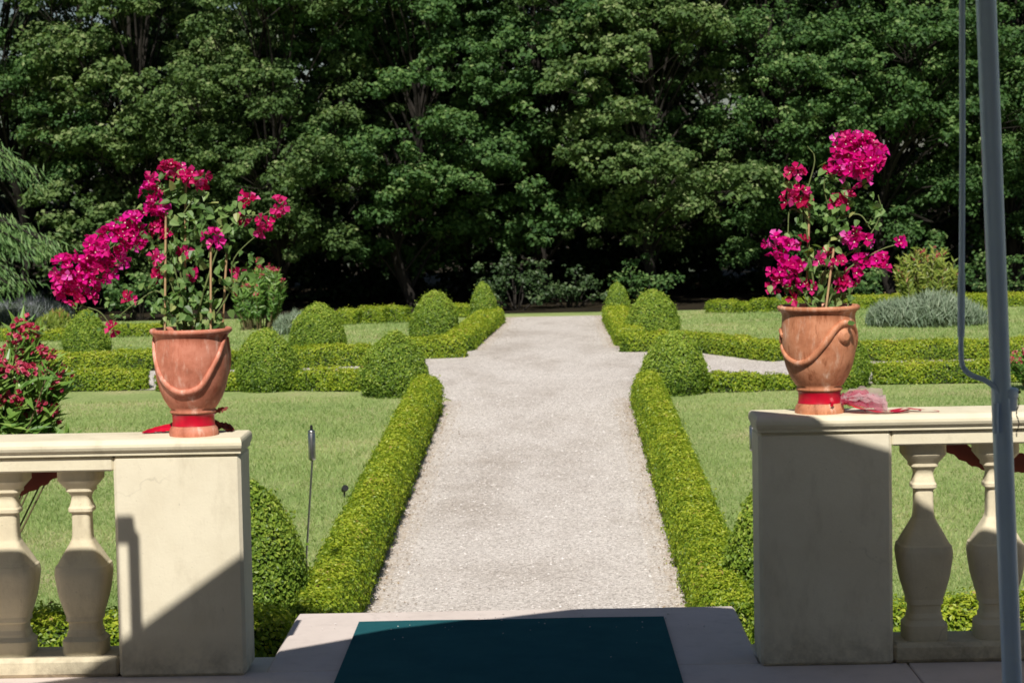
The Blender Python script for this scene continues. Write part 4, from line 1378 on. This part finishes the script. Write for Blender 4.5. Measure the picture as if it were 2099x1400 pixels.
def tree(label, px, Y, rx, zc, hz, nl, per, mat, seed, leaf=.064, group='broadleaf trees along the back of the garden', low=.4, trunk_r=.11):
    Y = Y * S + 1.0
    c = at(px, 600, Y)
    bz = float(gz(Y))
    base = np.array([c.x, Y, bz])
    root = thing('broadleaf_tree', label, 'tree', tuple(base), group)
    top = zc + hz
    trunk = Geo()
    wob = rng.normal(0, .12, (6, 2))
    tp = smooth_path([base + np.array([wob[i, 0] * (i > 0), wob[i, 1] * (i > 0), top * .8 * i / 5 - (.05 if i == 0 else 0)]) for i in range(6)], 4)
    tube(trunk, tp, np.linspace(trunk_r * .8, .015, len(tp)), 8)
    cen, rad = [], []
    # limbs reach points spread over the crown envelope; each carries a spray of leafy twigs
    for k in range(nl):
        zz = 1 - 2 * (k + .5) / nl
        a = k * 2.39996 + seed
        d = np.array([math.cos(a) * math.sqrt(1 - zz * zz), math.sin(a) * math.sqrt(1 - zz * zz), zz])
        f = rng.uniform(.62, 1.05)
        e = np.array([base[0], base[1], bz + zc]) + d * f * np.array([rx, rx, hz])
        e[2] = max(e[2], bz + low + rng.uniform(0, .5))
        if lump(np.array([e]), 1.9, seed)[0] < -.22 and rng.uniform() < .8:
            continue
        s = tp[int(np.clip((e[2] - bz) * .55 / (top * .8), .05, .95) * (len(tp) - 1))]
        mid = (s + e) / 2 + np.array([0, 0, .25]) + rng.normal(0, .1, 3)
        lp = smooth_path([s, mid, e], 5)
        tube(trunk, lp, np.linspace(.024, .007, len(lp)), 5, cap=False)
        m = int(rng.integers(13, 20))
        Rm = rng.choice([.30, .42, .55, .70, .85]) * rng.uniform(.85, 1.15)
        m = int(m * (Rm / .55) ** 1.5) + 3
        dirn = unit(e - s)
        for j in range(m):
            d = unit(rng.normal(0, 1, 3) + np.array([0, -.25, .35]))
            if d[2] < -.35:
                d[2] *= -1
            cen.append(e + d * Rm * np.array([1.05, 1.05, .62]) * rng.uniform(.6, 1.08))
            rad.append(rng.uniform(.11, .24))
            if j % 4 == 0:
                tube(trunk, [e - dirn * .3, cen[-1]], [.007, .003], 4, cap=False)
    trunk.build('trunk', 'bark', root, tuple(base))
    g = Geo()
    toff = float(rng.uniform(-.14, .14))
    leafk = float(rng.uniform(.88, 1.22))
    cen = np.array(cen)
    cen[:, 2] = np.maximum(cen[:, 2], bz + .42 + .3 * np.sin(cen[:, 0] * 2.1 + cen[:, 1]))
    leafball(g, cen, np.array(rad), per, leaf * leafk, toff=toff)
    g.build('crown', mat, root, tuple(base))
    return root


front = [
    (40, 48.6, 1.9, 3.9, 3.2, 34, 46, 'tree_leaf', 'broadleaf tree at the left edge rising behind the cedar'),
    (300, 47.6, 1.75, 3.3, 3.0, 34, 48, 'tree_leaf2', 'olive toned broadleaf tree directly above the left bougainvillea'),
    (560, 46.9, 1.55, 2.9, 2.5, 32, 48, 'tree_leaf2', 'broadleaf tree between the left bougainvillea and the broad dome'),
    (850, 47.4, 1.7, 3.2, 3.0, 34, 46, 'tree_leaf', 'broadleaf tree behind the dome left of the far path'),
    (1120, 48.6, 1.7, 3.7, 3.2, 34, 46, 'tree_leaf', 'broadleaf tree closing the end of the gravel path'),
    (1340, 46.9, 1.6, 3.1, 2.7, 32, 48, 'tree_leaf2', 'broadleaf tree right of the path end, behind the tall dome'),
    (1590, 47.8, 1.65, 3.3, 3.0, 34, 46, 'tree_leaf', 'broadleaf tree left of the right bougainvillea'),
    (1830, 47.2, 1.7, 3.1, 2.8, 34, 46, 'tree_leaf', 'broadleaf tree behind the upright bougainvillea on the right'),
    (2090, 48.0, 1.8, 3.5, 3.1, 34, 46, 'tree_leaf', 'broadleaf tree at the right edge behind the blue grey pole'),
    (-260, 48.0, 1.9, 3.6, 3.2, 26, 40, 'tree_leaf', 'broadleaf tree just outside the left edge'),
    (2370, 48.0, 1.9, 3.6, 3.2, 26, 40, 'tree_leaf', 'broadleaf tree just outside the right edge'),
]
for i, (px, Y, rx, zc, hz, nl, per, mt, lab) in enumerate(front):
    tree(lab, px, Y, rx, zc, hz, int(nl * 2.15), int(per * 1.3), mt, i * 1.3)
back = [(-100, 'at the far left'), (170, 'seen in the gap right of the left edge'), (430, 'high above the left bougainvillea'), (700, 'above the gap left of the path'), (980, 'behind the left side of the path end'), (1230, 'behind the right side of the path end'),
        (1470, 'above the right back lawn'), (1710, 'high above the right bougainvillea'), (1960, 'behind the thin metal rod'), (2220, 'at the far right')]
for i, (px, w) in enumerate(back):
    tree('shaded taller tree in the second row, ' + w, px, 53 + (i % 3) * 1.2, 1.9, 4.2, 3.7, 18 if px < 250 else 28, 30, 'shade_tinted_leaf', i * 2.1 + .5, leaf=.12, low=.6, group='second row of broadleaf trees', trunk_r=.13)

# shaded thicket under and behind the trees, one mass nobody could count
g = Geo()
n = 1900
C = np.stack([rng.uniform(-12, 12, n), rng.uniform(57 * S + 1, 61 * S + 1, n), 0 * np.arange(n) + rng.uniform(.1, 5.4, n)], 1)
wx = C[:, 0] / C[:, 1] * FPX + 1105  # where the wood thins out: upper left and two openings right of the middle
thin = (C[:, 2] > 2.6) & ((wx < 260) | (np.abs(wx - 1160) < 60) | (np.abs(wx - 1505) < 50)) & (rng.uniform(0, 1, n) < .85)
C = C[~thin]
leafball(g, C, rng.uniform(.3, .55, len(C)), 42, .19)
n = 800
C2 = np.stack([rng.uniform(-11, 11, n), rng.uniform(50 * S + 1, 53 * S + 1, n), .05 + rng.uniform(0, 1.5, n)], 1)
leafball(g, C2, rng.uniform(.22, .4, n), 40, .10)
tag(g.build('woodland_thicket', 'shade_tinted_leaf'), 'dark tangled undergrowth filling the space behind the tree rows', 'undergrowth', kind='stuff')


def shrub(label, px, py, w_px, h_px, n, Y, mat='tree_leaf', leaf=.058):
    Y = Y * S + .5
    c = at(px, py, Y)
    c.z = float(gz(Y))
    K = Y / FPX
    root = thing('woodland_shrub', label, 'shrub', tuple(c), 'shrubs at the foot of the trees')
    g, st = Geo(), Geo()
    C = []
    for k in range(n):
        a, r = rng.uniform(0, 6.28), math.sqrt(rng.uniform(0, 1))
        q = np.array([c.x + math.cos(a) * r * w_px * K / 2, Y + math.sin(a) * r * .45, c.z + h_px * K * rng.uniform(.25, 1.0) * (1 - .4 * r * r)])
        C.append(q)
        if k % 2 == 0:
            b = np.array([c.x + math.cos(a) * r * .1, Y, c.z])
            tube(st, smooth_path([b, (b + q) / 2 + rng.normal(0, .04, 3), q], 4), np.linspace(.012, .004, 9), 5, cap=False)
    st.build('stems', 'bark', root, tuple(c))
    leafball(g, np.array(C), rng.uniform(.10, .20, n), 40, leaf)
    g.build('leaves', mat, root, tuple(c))


shrub('loose shrub at the end of the path, left half', 1060, 640, 190, 120, 30, 46.0, mat='shrub_leaf')
shrub('loose dark shrub at the end of the path, right half', 1170, 640, 150, 90, 20, 46.6, mat='shrub_leaf')
shrub('leafy shrub at the foot of the trees behind the tall right dome', 1330, 620, 150, 110, 16, 46.6)
shrub('leafy shrub at the foot of the trees at the right edge', 2060, 610, 200, 110, 26, 46.4)
shrub('shrub at the foot of the trees between the lavender and the orange pot', 1790, 625, 130, 70, 12, 46.2)
shrub('dark leafy shrub at the foot of the trees behind the left bougainvillea', 290, 650, 170, 110, 24, 45.0)

# blue cedar on the left
c = at(-230, 600, 43.0 * S)
base = np.array([c.x, 43.0 * S, float(gz(43.0 * S))])
root = thing('cedar_tree', 'pale green cedar with drooping branches at the left edge', 'tree', tuple(base))
tr, nd = Geo(), Geo()
tube(tr, [base, base + np.array([.05, 0, 2.5]), base + np.array([0, .05, 5.2])], [.16, .11, .04], 10)
spec = [(60, 345, 300), (85, 365, 330), (20, 330, 300), (115, 500, 470), (128, 510, 480), (90, 520, 490), (60, 580, 540), (30, 590, 560), (20, 500, 480)]
arms = []
for (tipx, tipy, sy) in spec:
    st_ = np.array(at(-230, sy - 50, 43.0 * S))
    arms.append((st_, np.array(at(tipx, tipy, 42.3 * S + rng.uniform(-.3, .5)))))
for k in range(26):
    a = rng.uniform(1.7, 4.6)
    z = rng.uniform(.5, 5.0)
    L = 1.6 * (1 - z / 6.5) * rng.uniform(.75, 1.1)
    st_ = base + np.array([0, 0, z + .25])
    arms.append((st_, st_ + np.array([math.cos(a) * L, math.sin(a) * L, -.2 - rng.uniform(0, .3)])))
for s, e in arms:
    mid = (s + e) / 2 + np.array([0, 0, .22])
    bp = smooth_path([s, mid, e], 8)
    tube(tr, bp, np.linspace(.035, .008, len(bp)), 5, cap=False)
    n = 420
    q = rng.uniform(.15, 1, n)
    ii = q * (len(bp) - 1)
    i0 = np.clip(ii.astype(int), 0, len(bp) - 2)
    pos = bp[i0] + (bp[i0 + 1] - bp[i0]) * (ii - i0)[:, None]
    side = rng.normal(0, .10, (n, 3)) * np.array([1, 1, .15])
    drop = rng.uniform(0, 1, n) ** 1.6 * .26
    pos = pos + side + np.stack([0 * q, 0 * q, -drop], 1)
    dd = unit(e - mid)
    ax = unit(np.stack([side[:, 0] * 2, side[:, 1] * 2, -1.0 - drop], 1) + dd * .6)
    leaves(nd, pos, np.tile([0, -.7, .6], (n, 1)), .13, .13, .4, 0, np.clip(.65 - drop * 1.2 + rng.normal(0, .18, n), 0, 1), axis=ax * 3, ajit=.5, fold=.02)
tr.build('trunk', 'bark', root, tuple(base))
nd.build('needles', 'cedar', root, tuple(base))


# ------------------------------------------------------------------ garden torches, spotlight
def torch(label, xh, ytop, yb_can, xb, ybase, Y):
    top, b = at(xh, ytop, Y), at(xb, ybase, Y)
    cb = at(xh - 1, yb_can, Y)
    root = thing('garden_torch', label, 'torch', tuple(b), 'steel garden torches')
    g = Geo()
    lowp = b - Vector((0, 0, max(.0, b.z - float(gz(Y)))))
    tube(g, [lowp, b, cb], .005, 8)
    g.build('shaft', 'steel', root, tuple(b))
    g = Geo()
    r = .0172
    H = top.z - cb.z
    lathe(g, [(.004, 0), (.010, .004), (r * .93, .008), (r, .014), (r, H * .78), (r * .97, H * .785), (r * .97, H * .80), (r, H * .805), (r, H * .83), (r * .8, H * .85), (.0075, H * .87)], tuple(cb), 20)
    can = g.build('canister', 'steel', root, tuple(b))
    g = Geo()
    lathe(g, [(.0065, H * .87), (.0065, H * .95), (.005, H)], tuple(cb), 10)
    g.build('wick', 'dark_metal', can, tuple(b))


torch('steel oil torch standing beside the left box dome', 641, 871, 945, 628, 1140, 15.6 * S)
torch('steel oil torch half hidden behind the shaded right pier', 1545, 862, 926, 1546, 1130, 15.6 * S)

p = gp(706, 1020)
root = thing('garden_spotlight', 'small black spotlight on the left lawn beside the path hedge', 'spotlight', tuple(p))
g = Geo()
tube(g, [p - Vector((0, 0, .02)), p + Vector((0, 0, .05))], .006, 8)
g.build('stake', 'black_plastic', root, tuple(p))
g = Geo()
q = p + Vector((0, 0, .05))
tube(g, [q + Vector((-.012, .025, -.008)), q + Vector((-.004, .008, .0)), q + Vector((.006, -.012, .012)), q + Vector((.010, -.02, .016))], [.010, .018, .021, .021], 12)
g.build('lamp_head', 'black_plastic', root, tuple(p))

# ------------------------------------------------------------------ parasol with its blue grey pole
YP = 5.85
root_p = at(2075, 1400, YP)
base = np.array([root_p.x + .02, YP, 0.0])
para = thing('parasol', 'cantilever parasol with leaning blue grey metal pole at the right', 'parasol', tuple(base))
p_low, p_top = at(2075, 1400, YP), at(2021, 0, YP)
up_dir = (p_top - p_low)
lowest = p_low + up_dir * ((0.03 - p_low.z) / up_dir.z)
p_top = p_low + up_dir * ((2.66 - p_low.z) / up_dir.z)
g = Geo()
KP = YP / FPX


def oval_pole(g, a, b, r0, r1, mat=0):
    n = 20
    v = []
    for p_, r in ((a, r0), (b, r1)):
        for k in range(n):
            t = k * 2 * math.pi / n
            cx = math.copysign(abs(math.cos(t)) ** .7, math.cos(t))
            cy = math.copysign(abs(math.sin(t)) ** .7, math.sin(t))
            groove = 0.86 if k in (13, 14) else 1.0
            v.append((p_[0] + cx * r * groove, p_[1] + cy * r * 1.3 * groove, p_[2]))
    g.add(v, [(k, (k + 1) % n, n + (k + 1) % n, n + k) for k in range(n)], mat, smooth=True)
    g.add(v, [list(range(n))[::-1], list(range(n, 2 * n))], mat)


oval_pole(g, lowest, p_top, 19 * KP, 19.5 * KP)
g.build('pole', 'pole', para, tuple(base))
cc = at(2063, 812, YP)
g = Geo()
lathe(g, [(20 * KP, -30 * KP), (22 * KP, -27 * KP), (22 * KP, -4 * KP), (24.5 * KP, -1 * KP), (24.5 * KP, 14 * KP), (21 * KP, 17 * KP)], (cc.x, YP, cc.z), 28)
g.build('collar', 'pole', para, tuple(base))
g = Geo()
lathe(g, [(6 * KP, 0), (6 * KP, 62 * KP)], tuple(np.array(at(2041, 888, YP - .03))), 12)
g.build('latch', 'pole', para, tuple(base))
g = Geo()
pts = [at(x, y, YP - .02) for x, y in ((1971, -160), (1972, 0), (1973, 300), (1971, 600))]
tube(g, pts, 6.2 * KP, 12)
pts = [at(x, y, YP - .02) for x, y in ((1971, 560), (1970, 690))]
tube(g, pts, 7.5 * KP, 12)
pts = smooth_path([at(x, y, YP - .02) for x, y in ((1970, 680), (1970, 725), (1974, 752), (1990, 768), (2020, 780), (2040, 795), (2050, 808))], 6)
tube(g, pts, 5.5 * KP, 12)
g.build('brace_rod', 'pole', para, tuple(base))
g = Geo()
hp = at(2083, 830, YP)
for k in range(9):
    a = np.array(at(2086 + 3 * math.sin(k * 1.3), 815 + k * 9, YP - .02))
    b = np.array(at(2086 + 3 * math.sin(k * 1.3 + 1.3), 823 + k * 9, YP - .02))
    tube(g, [a, b], .0016, 5)
tube(g, [at(2070, 806, YP - .01), at(2092, 803, YP - .01)], .004, 8)
g.build('pin_chain', 'dark_metal', para, tuple(base))
g = Geo()
box(g, base[0] - .3, base[0] + .3, YP - .3, YP + .3, 0.001, .03)
g.build('base_plate', 'dark_metal', para, tuple(base))

# the canopy shades the landing and the right pier; outline set so its shadow edge falls as in the photo
TE = math.tan(R_(ELEV)) / math.cos(R_(AZ))
TA = math.tan(R_(AZ))
Zc = 2.72


def canopy_pt(x, z):  # a shadow-edge point (x, z) on the pier plane y=YF -> point of the canopy rim
    dy = (Zc - z) / TE
    return np.array([x - dy * TA, YF - dy, Zc])


def plane_pt(px, py, on):
    if on == 'pier':
        p = at(px, py, YF)
        return (p.x, p.z)
    d = ray(px, py)
    t = -EYE / d.z
    p = np.array([d.x * t, d.y * t, 0.0])
    dy = p[1] - YF
    return (p[0] - dy * TA, dy * TE)


edge = [plane_pt(275, 1293, 'pier'), plane_pt(495, 1135, 'pier'), plane_pt(800, 1293, 'slab'), plane_pt(1050, 1262, 'slab'), plane_pt(1200, 1244, 'slab'), plane_pt(1400, 1238, 'slab'),
        plane_pt(1515, 1246, 'slab'), plane_pt(1690, 884, 'pier'), plane_pt(1835, 925, 'pier'), plane_pt(1893, 982, 'pier'), plane_pt(2041, 1055, 'pier')]
print('edge', [(round(a, 2), round(b, 2)) for a, b in edge])
rim = [canopy_pt(*e) for e in edge]
rim = [rim[0] + (rim[0] - rim[1]) * .9] + rim + [rim[-1] + (rim[-1] - rim[-2]) * 1.2]
backr = [np.array([3.1, rim[-1][1] - 1.0, Zc]), np.array([3.1, 1.0, Zc]), np.array([2.5, -.3, Zc]), np.array([-1.6, -.3, Zc]), np.array([-3.0, 1.4, Zc]), np.array([-3.0, 4.2, Zc])]  # unseen rear and right side, extended to darken the terrace and right pier
rimf = rim + backr
ctr = np.array([-.1, 3.2, Zc + .35])
g = Geo()
V = [ctr] + rimf + [r + np.array([0, 0, -.012]) for r in rimf] + [ctr + np.array([0, 0, -.012])]
nr = len(rimf)
g.add(V, [(0, 1 + k, 1 + (k + 1) % nr) for k in range(nr)] + [(2 * nr + 1, 1 + nr + (k + 1) % nr, 1 + nr + k) for k in range(nr)])
g.add(V, [(1 + k, 1 + nr + k, 1 + nr + (k + 1) % nr, 1 + (k + 1) % nr) for k in range(nr)])
g.build('canopy', 'canvas', para, tuple(base))
g = Geo()
tube(g, [np.array(p_top), np.array([p_top.x - .6, YP - 1.2, 2.74]), ctr + np.array([0, 0, -.06])], .022, 10)
tube(g, [ctr + np.array([0, 0, -.02]), ctr + np.array([0, 0, -.3])], .02, 10)
g.build('arm', 'pole', para, tuple(base))

# added frame on the left, out of the picture, shaped to shadow the left balusters
YS = 6.2


def shade_pt(px, py, Y=YS):
    p = at(px, py, YF)
    dy = YF - Y
    return np.array([p.x - dy * TA, Y, p.z + dy * TE])


sp = shade_pt(262, 1085)
awn = thing('added_shade_frame', 'unseen awning frame added left of the picture to shade the left balusters', 'awning', (sp[0], YS, 0))
org = (sp[0], YS, 0)
g = Geo()
z1 = shade_pt(262, 1100)[2]
tube(g, [(sp[0] + .02, YS, 0.0), (sp[0] + .02, YS, z1)], .022, 12)
g.build('post', 'pole', awn, org)
g = Geo()
a, b = shade_pt(228, 1072), shade_pt(277, 1100)
box(g, a[0], b[0], YS - .03, YS + .03, b[2], a[2])
g.build('post_cap', 'pole', awn, org)
g = Geo()
a, b = shade_pt(-900, 1110), shade_pt(248, 1318)
box(g, a[0], b[0], YS - .012, YS + .012, b[2], a[2])
g.build('valance', 'canvas', awn, org)
HY = -2.6  # unseen house front, added to block sky light and deepen the terrace shade
house = thing('house', 'cream two storey house front, unseen, added behind the viewer to block sky light', 'house', (0, HY, 0))
g = Geo()
wins = [(-9.2, -8), (-6.2, -5), (-3.2, -2), (-.75, .75), (2, 3.2), (5, 6.2), (8, 9.2)]
xe = -12
for (a, b) in wins + [(12, 12)]:
    box(g, xe, a - .0005, HY - .4, HY, 0.001, 7.6, 0)
    if a < 12:
        lo_ = 2.6 if a < 0 < b else 2.5
        box(g, a, b, HY - .4, HY - .003, lo_, 4.2, 0)
        box(g, a, b, HY - .4, HY - .003, 6.2, 7.6, 0)
        if not (a < 0 < b):
            box(g, a, b, HY - .4, HY - .003, 0.001, .9, 0)
        box(g, a, b, HY - .4, HY - .003, 4.2, 4.7, 0)
    xe = b + .0005
g.build('wall', 'pale_wall', house, (0, HY, 0))
for (a, b) in wins:
    for z0_, z1_ in ((.9, 2.5), (4.7, 6.2)):
        if a < 0 < b and z0_ < 1:
            z0_, z1_ = .001, 2.6
        g = Geo()
        for q in ((a, a + .06), ((a + b) / 2 - .03, (a + b) / 2 + .03), (b - .06, b)):
            box(g, q[0], q[1], HY - .22, HY - .16, z0_, z1_, 0)
        wf = g.build('window', 'kerb', house, (0, HY, 0))
        g = Geo()
        box(g, a + .06, b - .06, HY - .2, HY - .185, z0_, z1_, 0)
        g.build('pane', 'black_plastic', wf, (0, HY, 0))
g = Geo()
V = [(-12.4, HY + .4, 7.605), (12.4, HY + .4, 7.605), (12.4, HY - 6, 9.6), (-12.4, HY - 6, 9.6), (-12.4, HY + .4, 7.75), (12.4, HY + .4, 7.75), (12.4, HY - 6, 9.75), (-12.4, HY - 6, 9.75)]
g.add(V, [(0, 3, 2, 1), (4, 5, 6, 7), (0, 1, 5, 4), (1, 2, 6, 5), (2, 3, 7, 6), (3, 0, 4, 7)])
g.build('roof', 'terra_orange', house, (0, HY, 0))
print('verts', sum(len(m.vertices) for m in bpy.data.meshes), 'faces', sum(len(m.polygons) for m in bpy.data.meshes))
